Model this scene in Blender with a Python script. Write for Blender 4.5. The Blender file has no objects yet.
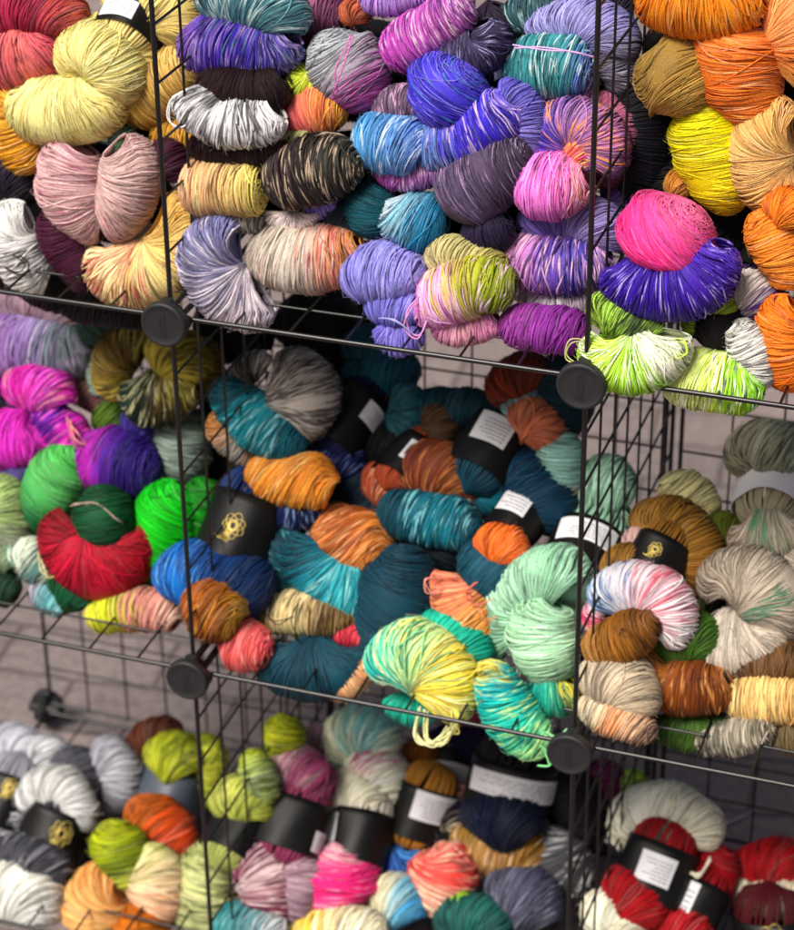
import bpy, math, random
import numpy as np
from mathutils import Matrix, Vector, Euler

SC = bpy.context.scene
COL = SC.collection
S = 0.37                                   # pitch of the wire cubes in metres
RNG = np.random.default_rng(11)

# ------------------------------------------------------------------ camera
CAM_LOC = np.array([0.789683, -1.653743, 1.627454])
CAM_ROT = (1.05487881, 0.0104604893, 0.332459203)
F_PX = 2349.199                            # focal length in pixels of a 794 px wide picture
camd = bpy.data.cameras.new('camera')
cam = bpy.data.objects.new('camera', camd)
COL.objects.link(cam)
cam.location = CAM_LOC
cam.rotation_euler = CAM_ROT
camd.sensor_fit = 'HORIZONTAL'
camd.sensor_width = 36.0
camd.lens = F_PX * 36.0 / 794.0
camd.clip_end = 500
camd.clip_start = 0.05
camd.dof.use_dof = True
camd.dof.focus_distance = 1.86
camd.dof.aperture_fstop = 7.8
SC.camera = cam
RM = np.array(Euler(CAM_ROT, 'XYZ').to_matrix())

def at(px, py, Y):
    """point of the plane world-Y = Y that is seen at photo pixel (px, py)"""
    d = RM @ np.array([(px - 397) / F_PX, -(py - 465) / F_PX, -1.0])
    return CAM_LOC + d * ((Y - CAM_LOC[1]) / d[1])

def depth(p):
    return -(RM.T @ (p - CAM_LOC))[2]

# ------------------------------------------------------------------ light
world = bpy.data.worlds.new('World'); SC.world = world
world.use_nodes = True
nt = world.node_tree
bg = nt.nodes['Background']
sky = nt.nodes.new('ShaderNodeTexSky')
sky.sky_type = 'NISHITA'; sky.sun_disc = False
SUN_EL, SUN_AZ = math.radians(53), math.radians(203)     # azimuth from +Y, clockwise
sky.sun_elevation = SUN_EL; sky.sun_rotation = SUN_AZ
sky.air_density = .6; sky.dust_density = 7.0; sky.ozone_density = .4
nt.links.new(sky.outputs[0], bg.inputs[0]); bg.inputs[1].default_value = 0.062
sd = bpy.data.lights.new('sun', 'SUN'); sd.energy = 3.5; sd.angle = math.radians(24); sd.color = (1.0, .955, .89)
sun = bpy.data.objects.new('sun', sd); COL.objects.link(sun)
dirv = Vector((math.sin(SUN_AZ) * math.cos(SUN_EL), math.cos(SUN_AZ) * math.cos(SUN_EL), math.sin(SUN_EL)))
sun.rotation_euler = dirv.to_track_quat('Z', 'Y').to_euler()
sun.location = (0, -3, 5)
SC.view_settings.view_transform = 'Standard'
SC.view_settings.look = 'None'
SC.view_settings.exposure = 0.40
SC.view_settings.gamma = 1.0
SC.render.film_transparent = False
SC.cycles.use_denoising = True
SC.cycles.max_bounces = 5

# ------------------------------------------------------------------ helpers
def lin(h):
    c = [int(h[i:i + 2], 16) / 255 for i in (0, 2, 4)]
    return np.array([(x / 12.92 if x <= .04045 else ((x + .055) / 1.055) ** 2.4) for x in c])

def sat(c, k=1.03):
    c = c ** 1.12 * 1.06
    g = c.mean()
    return np.clip(g + (c - g) * k, 0.0015, .88)

def mesh_obj(name, V, Fq, mat, parent=None, col=None, smooth=True, origin=None):
    me = bpy.data.meshes.new(name)
    V = np.asarray(V, dtype=np.float32)
    if origin is not None:
        V = V - np.asarray(origin, dtype=np.float32)
    Fq = np.asarray(Fq, dtype=np.int32)
    k = Fq.shape[1]
    me.vertices.add(len(V)); me.vertices.foreach_set('co', V.ravel())
    me.loops.add(Fq.size); me.loops.foreach_set('vertex_index', Fq.ravel())
    me.polygons.add(len(Fq))
    me.polygons.foreach_set('loop_start', np.arange(0, Fq.size, k, dtype=np.int32))
    me.polygons.foreach_set('use_smooth', np.full(len(Fq), smooth))
    me.update(calc_edges=True)
    if col is not None:
        a = me.color_attributes.new('Col', 'FLOAT_COLOR', 'POINT')
        c4 = np.ones((len(V), 4), dtype=np.float32); c4[:, :3] = col
        a.data.foreach_set('color', c4.ravel())
    me.materials.append(mat)
    o = bpy.data.objects.new(name, me)
    COL.objects.link(o)
    if parent is not None:
        o.parent = parent
    return o

def grid_faces(n, m, closed_m=True, base=0):
    """quads of an n x m vertex grid, rows along n"""
    i = np.arange(n - 1)[:, None]; j = np.arange(m if closed_m else m - 1)[None, :]
    a = i * m + j; b = i * m + (j + 1) % m
    return (np.stack([a, b, b + m, a + m], -1).reshape(-1, 4) + base)

class MB:
    """collects tubes / boxes / discs into ONE mesh of quads"""
    def __init__(s): s.V = []; s.F = []; s.n = 0
    def add(s, V, F):
        s.V.append(V); s.F.append(F + s.n); s.n += len(V)
    def tube(s, pts, r, sides=8, closed=False):
        P = np.asarray(pts, float); n = len(P)
        T = np.gradient(P, axis=0); T /= np.linalg.norm(T, axis=1)[:, None] + 1e-12
        up = np.array([.13, .21, .97]) if abs(T[0][2]) < .9 else np.array([.9, .1, .2])
        A = np.cross(T, up); A /= np.linalg.norm(A, axis=1)[:, None] + 1e-12
        B = np.cross(T, A)
        th = np.arange(sides) / sides * 2 * np.pi
        r = np.broadcast_to(r, (n,))
        V = P[:, None] + r[:, None, None] * (np.cos(th)[None, :, None] * A[:, None] + np.sin(th)[None, :, None] * B[:, None])
        s.add(V.reshape(-1, 3), grid_faces(n, sides))
        for e, fl in ((0, 1), (n - 1, 0)):             # end caps as quads round a doubled centre
            sd_ = sides - sides % 2
            s.add(np.vstack([V[e], P[e:e + 1]]), np.array([[j, (j + 1) % sides, (j + 2) % sides, sides] for j in range(0, sd_, 2)]))
    def lathe(s, c, ax, prof, sides=40):
        """prof: list of (radius, height along ax)"""
        ax = np.array(ax, float); ax /= np.linalg.norm(ax)
        u = np.cross(ax, [0.1, .2, 1.0]); u /= np.linalg.norm(u); v = np.cross(ax, u)
        th = np.arange(sides) / sides * 2 * np.pi
        V = np.array([[np.array(c) + ax * h + r * (math.cos(t) * u + math.sin(t) * v) for t in th] for r, h in prof])
        s.add(V.reshape(-1, 3), grid_faces(len(prof), sides))
    def box(s, c, hx, hy, hz, R=None):
        V = np.array([[x, y, z] for x in (-hx, hx) for y in (-hy, hy) for z in (-hz, hz)], float)
        if R is not None: V = V @ R.T
        s.add(V + np.array(c), np.array([[0, 1, 3, 2], [4, 6, 7, 5], [0, 4, 5, 1], [2, 3, 7, 6], [0, 2, 6, 4], [1, 5, 7, 3]]))
    def build(s, name, mat, parent=None, origin=None, smooth=True):
        return mesh_obj(name, np.vstack(s.V), np.vstack(s.F), mat, parent, None, smooth, origin)

# ------------------------------------------------------------------ materials
def new_mat(name, rough=.6, col=(.5, .5, .5)):
    m = bpy.data.materials.new(name); m.use_nodes = True
    b = m.node_tree.nodes['Principled BSDF']
    b.inputs['Base Color'].default_value = (*col, 1); b.inputs['Roughness'].default_value = rough
    return m, m.node_tree, b

def yarn_material():
    m, t, b = new_mat('dyed wool yarn', .62)
    N = t.nodes; L = t.links
    at_ = N.new('ShaderNodeAttribute'); at_.attribute_name = 'Col'
    geo = N.new('ShaderNodeNewGeometry')
    nz = N.new('ShaderNodeTexNoise'); nz.inputs['Scale'].default_value = 900; nz.inputs['Detail'].default_value = 3
    L.new(geo.outputs['Position'], nz.inputs['Vector'])
    mr = N.new('ShaderNodeMapRange'); mr.inputs[1].default_value = .3; mr.inputs[2].default_value = .7
    mr.inputs[3].default_value = .72; mr.inputs[4].default_value = 1.18
    L.new(nz.outputs['Fac'], mr.inputs[0])
    mx = N.new('ShaderNodeVectorMath'); mx.operation = 'SCALE'
    L.new(at_.outputs['Color'], mx.inputs[0]); L.new(mr.outputs[0], mx.inputs['Scale'])
    L.new(mx.outputs[0], b.inputs['Base Color'])
    bp = N.new('ShaderNodeBump'); bp.inputs['Strength'].default_value = .5; bp.inputs['Distance'].default_value = .0006
    L.new(nz.outputs['Fac'], bp.inputs['Height']); L.new(bp.outputs[0], b.inputs['Normal'])
    b.inputs['Sheen Weight'].default_value = .02; b.inputs['Sheen Roughness'].default_value = .4
    b.inputs['Specular IOR Level'].default_value = .22
    return m
YARN = yarn_material()

def paint_material():
    m, t, b = new_mat('black powder coated steel', .27, (.005, .005, .0055))
    N = t.nodes; L = t.links
    nz = N.new('ShaderNodeTexNoise'); nz.inputs['Scale'].default_value = 260
    mr = N.new('ShaderNodeMapRange'); mr.inputs[3].default_value = .2; mr.inputs[4].default_value = .42
    L.new(nz.outputs['Fac'], mr.inputs[0]); L.new(mr.outputs[0], b.inputs['Roughness'])
    return m
STEEL = paint_material()

def plastic_material():
    m, t, b = new_mat('matt black plastic', .5, (.010, .0105, .0115))
    N = t.nodes; L = t.links
    nz = N.new('ShaderNodeTexNoise'); nz.inputs['Scale'].default_value = 1400; nz.inputs['Detail'].default_value = 3
    bp = N.new('ShaderNodeBump'); bp.inputs['Strength'].default_value = .25; bp.inputs['Distance'].default_value = .0004
    L.new(nz.outputs['Fac'], bp.inputs['Height']); L.new(bp.outputs[0], b.inputs['Normal'])
    n2 = N.new('ShaderNodeTexNoise'); n2.inputs['Scale'].default_value = 60
    cr = N.new('ShaderNodeMapRange'); cr.inputs[3].default_value = .45; cr.inputs[4].default_value = .68
    L.new(n2.outputs['Fac'], cr.inputs[0]); L.new(cr.outputs[0], b.inputs['Roughness'])
    return m
PLASTIC = plastic_material()

def paper_material(name, col, rough):
    m, t, b = new_mat(name, rough, col); b.inputs['Specular IOR Level'].default_value = .3
    N = t.nodes; L = t.links
    nz = N.new('ShaderNodeTexNoise'); nz.inputs['Scale'].default_value = 45; nz.inputs['Detail'].default_value = 4
    bp = N.new('ShaderNodeBump'); bp.inputs['Strength'].default_value = .12; bp.inputs['Distance'].default_value = .003
    L.new(nz.outputs['Fac'], bp.inputs['Height']); L.new(bp.outputs[0], b.inputs['Normal'])
    return m
BLACK_PAPER = paper_material('black satin paper', (.003, .003, .003), .5)
SLATE_PAPER = paper_material('slate grey paper', (.06, .075, .1), .4)
WHITE_PAPER = paper_material('white label paper', (.72, .72, .74), .45)
INK = paper_material('grey print', (.16, .16, .18), .6)
GOLD, _t, _b = new_mat('gold foil', .35, (.62, .47, .12)); _b.inputs['Metallic'].default_value = .55

# ------------------------------------------------------------------ yarn
def catmull(P, n):
    P = np.asarray(P, float)
    if len(P) == 2: P = np.vstack([P[0], P.mean(0), P[1]])
    Q = np.vstack([2 * P[0] - P[1], P, 2 * P[-1] - P[-2]])
    out = []
    for i in range(len(P) - 1):
        p0, p1, p2, p3 = Q[i:i + 4]
        for t in np.linspace(0, 1, 24, endpoint=False):
            out.append(.5 * (2 * p1 + (p2 - p0) * t + (2 * p0 - 5 * p1 + 4 * p2 - p3) * t * t + (3 * p1 - p0 - 3 * p2 + p3) * t ** 3))
    out.append(P[-1]); out = np.array(out)
    d = np.r_[0, np.cumsum(np.linalg.norm(np.diff(out[:, :3], axis=0), axis=1))]
    tt = np.linspace(0, d[-1], n)
    return np.stack([np.interp(tt, d, out[:, k]) for k in range(out.shape[1])], 1), d[-1]

def ramp(cols, u):
    u = np.clip(u, 0, 1) * (len(cols) - 1)
    i = np.clip(u.astype(int), 0, max(len(cols) - 2, 0)); f = (u - i)
    if len(cols) == 1: return np.broadcast_to(cols[0], u.shape + (3,)).copy()
    f = f * f * (3 - 2 * f)
    return cols[i] * (1 - f[..., None]) + cols[i + 1] * f[..., None]

def strand_tubes(P, radius, sides, out_dir):
    """P: (n,K,3) paths -> verts, faces of tubes"""
    n, K, _ = P.shape
    T = np.empty_like(P); T[:, 1:-1] = P[:, 2:] - P[:, :-2]; T[:, 0] = P[:, 1] - P[:, 0]; T[:, -1] = P[:, -1] - P[:, -2]
    T /= np.linalg.norm(T, axis=-1, keepdims=True) + 1e-12
    B = np.cross(T, out_dir); B /= np.linalg.norm(B, axis=-1, keepdims=True) + 1e-12
    Nn = np.cross(B, T)
    th = np.arange(sides) / sides * 2 * np.pi + .3
    V = P[:, :, None] + radius[..., None, None] * (np.cos(th)[None, None, :, None] * Nn[:, :, None] + np.sin(th)[None, None, :, None] * B[:, :, None])
    g = grid_faces(K, sides)
    F = (g[None] + (np.arange(n) * K * sides)[:, None, None]).reshape(-1, 4)
    return V.reshape(-1, 3), F

YSET = {'T': (353, .155, .036, .020), 'M': (712, .19, .038, .050), 'B': (1015, .22, .042, .085)}
BOUND = {'L': (None, 0.0), 'M': (0.0, S), 'R': (S, None)}
def fit_y(cell, px, py, Y, r):
    """keep a point of a skein inside its own cube: left and right of the wire side panels"""
    lo, hi = BOUND[cell[1]]
    d = RM @ np.array([(px - 397) / F_PX, -(py - 465) / F_PX, -1.0]); g = d[0] / d[1]
    m = r * .75 / 1250
    Xc = CAM_LOC[0] + g * (Y - CAM_LOC[1])
    if g < -.02:
        if lo is not None and Xc < lo + m: Y = max(.0, CAM_LOC[1] + (lo + m - CAM_LOC[0]) / g)
        if hi is not None and Xc > hi - m: Y = min(.3, CAM_LOC[1] + (hi - m - CAM_LOC[0]) / g)
    return Y

def base_y(row, x, y):
    r0, sl, y0, k = YSET[row]
    return y0 + max(-.03, k * (r0 + sl * (x - 375) - y) * .01)

def make_coil(pts, cols, cell, cy, dy, root_loc, parent, o, name='coil'):
    row = cell[0]
    cx = sum(p[0] for p in pts) / len(pts)
    W = []
    ys = [base_y(row, cx, .45 * y + .55 * cy) + dy for x, y, r in pts]
    for (x, y, r), Y in zip(pts, ys):
        p = at(x, y, Y); W.append([*p, 1.05 * r * depth(p) / F_PX])
    px = depth(np.array(W[0][:3])) / F_PX
    M = 72
    C, L = catmull(W, M)
    P = C[:, :3]; R = np.clip(C[:, 3], .002, None)
    T = np.gradient(P, axis=0); T /= np.linalg.norm(T, axis=1)[:, None]
    _c = (P[0] + P[-1]) / 2 - P[M // 2]
    _b = np.linalg.norm(_c) / L
    if 'p' not in o: R = R * (1 + min(.16, .7 * max(0, _b - .05)))
    V = CAM_LOC - P; V /= np.linalg.norm(V, axis=1)[:, None]
    V -= (V * T).sum(1)[:, None] * T; V /= np.linalg.norm(V, axis=1)[:, None]
    N = np.cross(V, T)
    arc = np.linspace(0, L, M)
    def cap(t):
        x = np.clip(t, 0, 1) * L
        rr = np.interp(x, arc, R)
        cl = np.minimum(np.interp(x, arc, R) * o.get('cap', .85 if (_b < .1 or 'p' in o) else 1.2), L * .5)
        e = np.clip(1 - np.minimum(x, L - x) / cl, 0, 1)
        return rr * np.sqrt(np.clip(1 - e ** 2.4, .0008, 1))
    # pinch side: towards the inside of the bend, else behind
    mid = P[M // 2]; ch = (P[0] + P[-1]) / 2 - mid
    bend = float(ch @ N[M // 2]) / L
    phip = math.pi * .5 * np.sign(bend) if abs(bend) > .045 else math.pi
    if 'p' in o: phip = math.radians(o['p'])
    fan = .68 * o.get('fan', min(.7, .25 + abs(bend) * 2))
    w = o.get('w', 2.7) * px * .6
    n = max(8, int(L / w * min(o.get('dens', 1.35), 1.4) * 1.12))
    K = 23
    phi = np.linspace(-math.pi, math.pi, K)[None, :]
    tg = np.linspace(0, 1, 240); rg = cap(tg)
    sg = np.r_[0, np.cumsum(np.hypot(np.diff(tg) * L, np.diff(rg)))]
    n = int(n * min(2.2, sg[-1] / L) ** .8)
    u_ = (np.arange(n) + .5) / n + RNG.normal(0, .45 / n, n)
    s = np.clip(np.interp(np.clip(u_, 0, 1) * sg[-1], sg, tg) * 2 - 1, -1, 1)[:, None]
    Rm = R.mean()
    gf = lambda q: np.clip(.15 + .85 * np.cos(q - phip), 0, 1) ** 1.2
    g = gf(phi)
    tw = o.get('tw', .55)
    wob = RNG.normal(0, 1, (n, 1)) * .085 * np.sin(phi + RNG.uniform(0, 6.28, (n, 1))) + RNG.normal(0, 1, (n, 1)) * .035 * np.sin(2 * phi + RNG.uniform(0, 6.28, (n, 1)))
    stray = (RNG.random((n, 1)) < o.get('stray', .07))
    wob = wob * np.where(stray, 3.4, 1)
    ed = 1 - .55 * np.abs(s) ** 3
    t = .5 + .5 * s * (1 - fan * g) + (tw * phi / math.pi * ed + wob) * Rm / L
    t = np.clip(t, .002, .998)
    t = np.where(t < .04, .04 * np.clip(t / .04, .0, 1), t)
    rt = cap(t)
    lay = RNG.random((n, 1)) ** 1.5
    off = (-.2 + .6 * lay + .5 * stray) * w + RNG.normal(0, .07, (n, K)) * w
    # soft lumps so that the bundle is not a perfect solid of revolution
    ph = RNG.uniform(0, 6.28, 4)
    lump = 1 + .045 * np.sin(3.1 * np.pi * t + ph[0]) * np.sin(2 * phi + ph[1]) + .03 * np.sin(7 * np.pi * t + ph[2]) * np.cos(phi + ph[3])
    x = t * L
    Pt = np.stack([np.interp(x, arc, P[:, k]) for k in range(3)], -1)
    Vt = np.stack([np.interp(x, arc, V[:, k]) for k in range(3)], -1)
    Nt = np.stack([np.interp(x, arc, N[:, k]) for k in range(3)], -1)
    ph_ = np.broadcast_to(phi, t.shape)[..., None]
    D = np.cos(ph_) * Vt + np.sin(ph_) * Nt
    rr = (rt * lump - .3 * w + off)
    rr = np.maximum(rr, .15 * w)
    PP = Pt + rr[..., None] * D
    NP = None
    if abs(bend) > .11 and 'p' not in o and o.get('notch', 1):
        wn = .9 * min(1, (abs(bend) - .1) / .12)
        q = slice(M // 5, M - M // 5)
        NP = (P[q] + (R[q] * np.sign(bend))[:, None] * N[q] * .95).mean(0)
        rb = (PP - NP); 
        wt = np.clip((.5 + .5 * np.cos(phi - phip)) ** 3.2, 0, 1)[..., None] * wn * np.sin(np.pi * np.clip(t, 0, 1))[..., None] ** .4
        PP = PP - rb * wt
    rad = np.full((n, K), w * .6 * o.get('th', 1.0)) * RNG.uniform(.8, 1.15, (n, 1))
    VV, FF = strand_tubes(PP, rad, 4, D)
    cl = np.array([sat(lin(c)) for c in cols])
    mxv = o.get('mx', .15)
    nn = np.cumsum(RNG.normal(0, 1, (n, 1)), 0) * .25; nn -= nn.mean()
    nz = RNG.normal(0, 1, (n, 7)); kk = np.linspace(0, 6, K); i0 = np.clip(kk.astype(int), 0, 5); fr = kk - i0
    along = nz[:, i0] * (1 - fr) + nz[:, i0 + 1] * fr
    u = t + mxv * (.5 * nn / (abs(nn).max() + .3) + .75 * along)
    c = ramp(cl, u)
    c = c * RNG.uniform(.66, 1.2, (n, 1, 1)) * np.clip(1 + .2 * along[..., None], .4, 1.5)
    pale = (RNG.random((n, 1)) < o.get('pale', .08))[..., None]
    c = np.where(pale, c * .88 + .12 * (c.max(-1, keepdims=True) * .7 + .15), c)
    fl = o.get('fl', 0 if o.get('pale', 1) == 0 else .085)
    if fl:
        z = RNG.normal(0, 1, (n, 11)); k2 = np.linspace(0, 10, K); i1 = np.clip(k2.astype(int), 0, 9); f2 = k2 - i1
        q = z[:, i1] * (1 - f2) + z[:, i1 + 1] * f2
        q[1:] = .6 * q[1:] + .4 * q[:-1]
        c = np.where((q > np.quantile(q, 1 - fl))[..., None], c * .5, c)
        c = np.where((q < np.quantile(q, fl * .8))[..., None], np.clip(c * 1.3 + .012, 0, .88), c)
    for spec in o.get('sp', []):
        h, den, a, b_ = spec
        z = RNG.normal(0, 1, (n, 13)); k2 = np.linspace(0, 12, K); i1 = np.clip(k2.astype(int), 0, 11); f2 = k2 - i1
        q = z[:, i1] * (1 - f2) + z[:, i1 + 1] * f2
        for _ in range(1): q[1:] = .6 * q[1:] + .4 * q[:-1]
        msk = (q > np.quantile(q, 1 - min(.6, den * 1.2))) & (t >= a) & (t <= b_)
        c = np.where(msk[..., None], sat(lin(h)) * .8 + c * .2, c)
    c = np.clip(c, .002, .88)
    CC = np.repeat(c.reshape(-1, 3), 4, 0)
    # loose fibres standing off the bundle
    nf = int(n * 1.6); K2 = 6
    si = RNG.integers(0, n, nf); p0 = RNG.uniform(-1.9, 1.9, nf); dp = RNG.uniform(.12, .4, nf) * RNG.choice([-1, 1], nf)
    pf = p0[:, None] + dp[:, None] * np.linspace(0, 1, K2)[None]
    kf = (pf + math.pi) / (2 * math.pi) * (K - 1); k0 = np.clip(kf.astype(int), 0, K - 2); kr = (kf - k0)[..., None]
    base = PP[si[:, None], k0] * (1 - kr) + PP[si[:, None], k0 + 1] * kr
    Df = D[si[:, None], k0]
    drift = RNG.normal(0, 1, (nf, 1, 3)) * .9 * w * np.linspace(0, 1, K2)[None, :, None]
    FP = base + Df * (w * RNG.uniform(.5, 2.6, (nf, 1)) * np.linspace(.5, 1, K2)[None] ** 1.5)[..., None] + drift
    fV, fF = strand_tubes(FP, np.full((nf, K2), w * .1), 3, Df)
    fC = np.repeat(np.clip(c[si[:, None], k0] * 1.15 + .03, 0, .88).reshape(-1, 3), 3, 0)
    FF = np.vstack([FF, fF + len(VV)]); VV = np.vstack([VV, fV]); CC = np.vstack([CC, fC])
    # core
    kc, mc = 24, 26
    pc = (np.arange(kc) / kc * 2 * np.pi)[None] * np.ones((mc, 1)); tc = .5 + .485 * np.linspace(-1, 1, mc)[:, None] * (1 - fan * gf(pc))
    rc = np.maximum((cap(tc) - .85 * w) * np.sqrt(np.clip(1 - np.abs(np.linspace(-1, 1, mc))[:, None] ** 8, 0, 1)), 1e-4); xc = tc * L
    Pc = np.stack([np.interp(xc, arc, P[:, k]) for k in range(3)], -1)
    Vc = np.stack([np.interp(xc, arc, V[:, k]) for k in range(3)], -1)
    Nc = np.stack([np.interp(xc, arc, N[:, k]) for k in range(3)], -1)
    Dc = np.cos(pc)[..., None] * Vc + np.sin(pc)[..., None] * Nc
    Cv = Pc + rc[..., None] * Dc
    if NP is not None:
        wc = np.clip((.5 + .5 * np.cos(pc - phip)) ** 3.2, 0, 1)[..., None] * wn * np.sin(np.pi * np.clip(tc, 0, 1))[..., None] ** .4
        Cv = Cv - (Cv - NP) * wc
    Cv = Cv.reshape(-1, 3)
    Cc = np.clip(ramp(cl, tc), .002, .8).reshape(-1, 3)
    FF = np.vstack([FF, grid_faces(mc, kc) + len(VV)])
    VV = np.vstack([VV, Cv]); CC = np.vstack([CC, Cc])
    return mesh_obj(name, VV, FF, YARN, parent, CC, True, root_loc)

def make_strand(pts, col, cell, cy, dy, root_loc, parent, o):
    """a loose strand or loop of yarn lying off the bundle"""
    cx = sum(p[0] for p in pts) / len(pts)
    row = cell[0]
    W = np.array([at(x, y, base_y(row, cx, .45 * y + .55 * cy) + dy) for x, y, z in pts])
    px = depth(W[0]) / F_PX
    z = np.array([p[2] for p in pts], float)
    if 'free' not in o: z[0] -= 9; z[-1] -= 9
    W[:, 1] -= z * px
    cl = np.array([sat(lin(c)) for c in col])
    VV, FF, CC = [], [], []; nv = 0
    for q in range(int(o.get('n', 2))):
        Wq = W + RNG.normal(0, 2.2 * px, W.shape) * (1 if q else 0)
        C, L = catmull(Wq, 36)
        rad = np.full((1, 36), o.get('w', 3.0) * px * .22)
        V_, F_ = strand_tubes(C[None], rad, 6, np.tile(np.array([0.05, -1, .1]), (1, 36, 1)))
        VV.append(V_); FF.append(F_ + nv); nv += len(V_)
        CC.append(np.repeat(ramp(cl, np.linspace(0, 1, 36)), 6, 0) * RNG.uniform(.75, 1.05))
    VV = np.vstack(VV); FF = np.vstack(FF); CC = np.vstack(CC)
    return mesh_obj('loose_strand', VV, FF, YARN, parent, CC, True, root_loc)

def make_band(x1, y1, x2, y2, r, row, cy, dy, root_loc, parent, o, cols):
    cx = (x1 + x2) / 2
    Y = base_y(row, cx, .45 * (y1 + y2) / 2 + .55 * cy) + dy
    if row == 'B': Y -= .012
    A = at(x1, y1, Y); B = at(x2, y2, Y + o.get('dY', 3.0) * .01)
    R = 1.03 * r * depth(A) / F_PX
    ax = B - A; L = np.linalg.norm(ax); ax /= L
    V = CAM_LOC - A; V /= np.linalg.norm(V); V -= (V @ ax) * ax; V /= np.linalg.norm(V)
    N = np.cross(V, ax)
    sq = o.get('sq', 1.0)                            # bands are squashed where skeins press on them
    fp = RNG.uniform(0, 6.28)
    def surf(t, ph, lift=0.0):
        t = np.asarray(t)[..., None]; ph = np.asarray(ph)[..., None]
        rr = R * (1 + .035 * np.sin(3 * ph + fp) + .02 * np.sin(5 * ph + 4 * t)) * (1 + .03 * (t - .5)) + lift
        return A + ax * L * t + rr * (np.cos(ph) * V * sq + np.sin(ph) * N)
    K = 56; m = 8
    tt, pp = np.meshgrid(np.linspace(0, 1, m), np.arange(K) / K * 2 * np.pi, indexing='ij')
    outer = surf(tt, pp); inner = surf(tt, pp, -.0008)
    prof = np.concatenate([outer, inner[::-1]], 0)
    prof = np.concatenate([prof, prof[:1]], 0)
    mat = {'k': BLACK_PAPER, 's': SLATE_PAPER, 'w': WHITE_PAPER}[o.get('mat', 'k')]
    bo = mesh_obj('paper_band', prof.reshape(-1, 3), grid_faces(len(prof), K), mat, parent, None, True, root_loc)
    def patch(name, a0, a1, t0, t1, mat, lift, par):
        a = np.radians(np.linspace(a0, a1, 24)); t = np.linspace(t0, t1, 5)
        T_, A_ = np.meshgrid(t, a, indexing='ij')
        up = surf(T_, A_, lift)
        q = mesh_obj(name, up.reshape(-1, 3), grid_faces(5, 24, False), mat, par, None, True, root_loc)
        return q
    if 'st' in o:
        a0, a1, t0, t1 = o['st']
        lb = patch('white_label', a0, a1, t0, t1, WHITE_PAPER, .0006, bo)
        # rows of small grey print on the label
        mb = MB(); rows = 6
        for i in range(rows):
            ta = t0 + (t1 - t0) * (.14 + .74 * i / rows)
            th = (t1 - t0) * .035
            a = a0 + (a1 - a0) * .1
            end = a0 + (a1 - a0) * RNG.uniform(.55, .92)
            while a < end:
                wd = (a1 - a0) * RNG.uniform(.03, .12)
                aa = np.radians(np.linspace(a, min(a + wd, end), 4))
                T_, A_ = np.meshgrid([ta, ta + th], aa, indexing='ij')
                mb.add(surf(T_, A_, .0009).reshape(-1, 3), grid_faces(2, 4, False))
                a += wd + (a1 - a0) * .025
        mb.build('print', INK, bo, root_loc)
    if 'em' in o:                                     # gold emblem: a ball of looped strands with loose ends
        ec, et, es = o['em']
        mb = MB()
        def curve(uv, rr=.00035):
            P_ = surf(np.array([et + q[1] * es / L for q in uv]), np.array([math.radians(ec) + q[0] * es / R for q in uv]), .0009)
            mb.tube(P_, rr * 1.25, 5)
        th = np.linspace(0, 2 * np.pi, 26)
        for k in range(7):
            a = k * .9; cx_, cy_ = .32 * math.cos(a), .32 * math.sin(a) + .25
            ra, rb = .62 + .06 * (k % 3), .42
            curve([(cx_ + ra * math.cos(x + a) * math.cos(a) * .9 - rb * math.sin(x + a) * math.sin(a), cy_ + ra * math.cos(x + a) * math.sin(a) + rb * math.sin(x + a) * math.cos(a)) for x in th])
        for k in range(6):
            x0 = -.45 + .18 * k
            curve([(x0 * .4 + .2, -.25), (x0 * .7 + .25, -.6), (x0 + .4, -.95), (x0 * 1.3 + .65, -1.15 + .08 * k)])
        mb.build('gold_emblem', GOLD, bo, root_loc)
    return A, B, R, ax, V, N

def parse_opts(s):
    o = {}
    for tok in s.split():
        k, v = tok.split('=')
        if k == 'sp':
            q = v.split(':'); o.setdefault('sp', []).append((q[0], float(q[1]), float(q[2]) if len(q) > 2 else 0, float(q[3]) if len(q) > 3 else 1))
        elif k in ('st', 'em'):
            o[k] = [float(x) for x in v.split(':')]
        elif k == 'mat': o[k] = v
        else: o[k] = float(v)
    return o

GROUPS = {'TL': 'skeins in the top left cube', 'TM': 'skeins in the top middle cube', 'TR': 'skeins in the top right cube',
          'ML': 'skeins in the middle left cube', 'MM': 'skeins in the centre cube', 'MR': 'skeins in the middle right cube',
          'BL': 'skeins in the bottom left cube', 'BM': 'skeins in the bottom middle cube', 'BR': 'skeins in the bottom right cube'}

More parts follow.
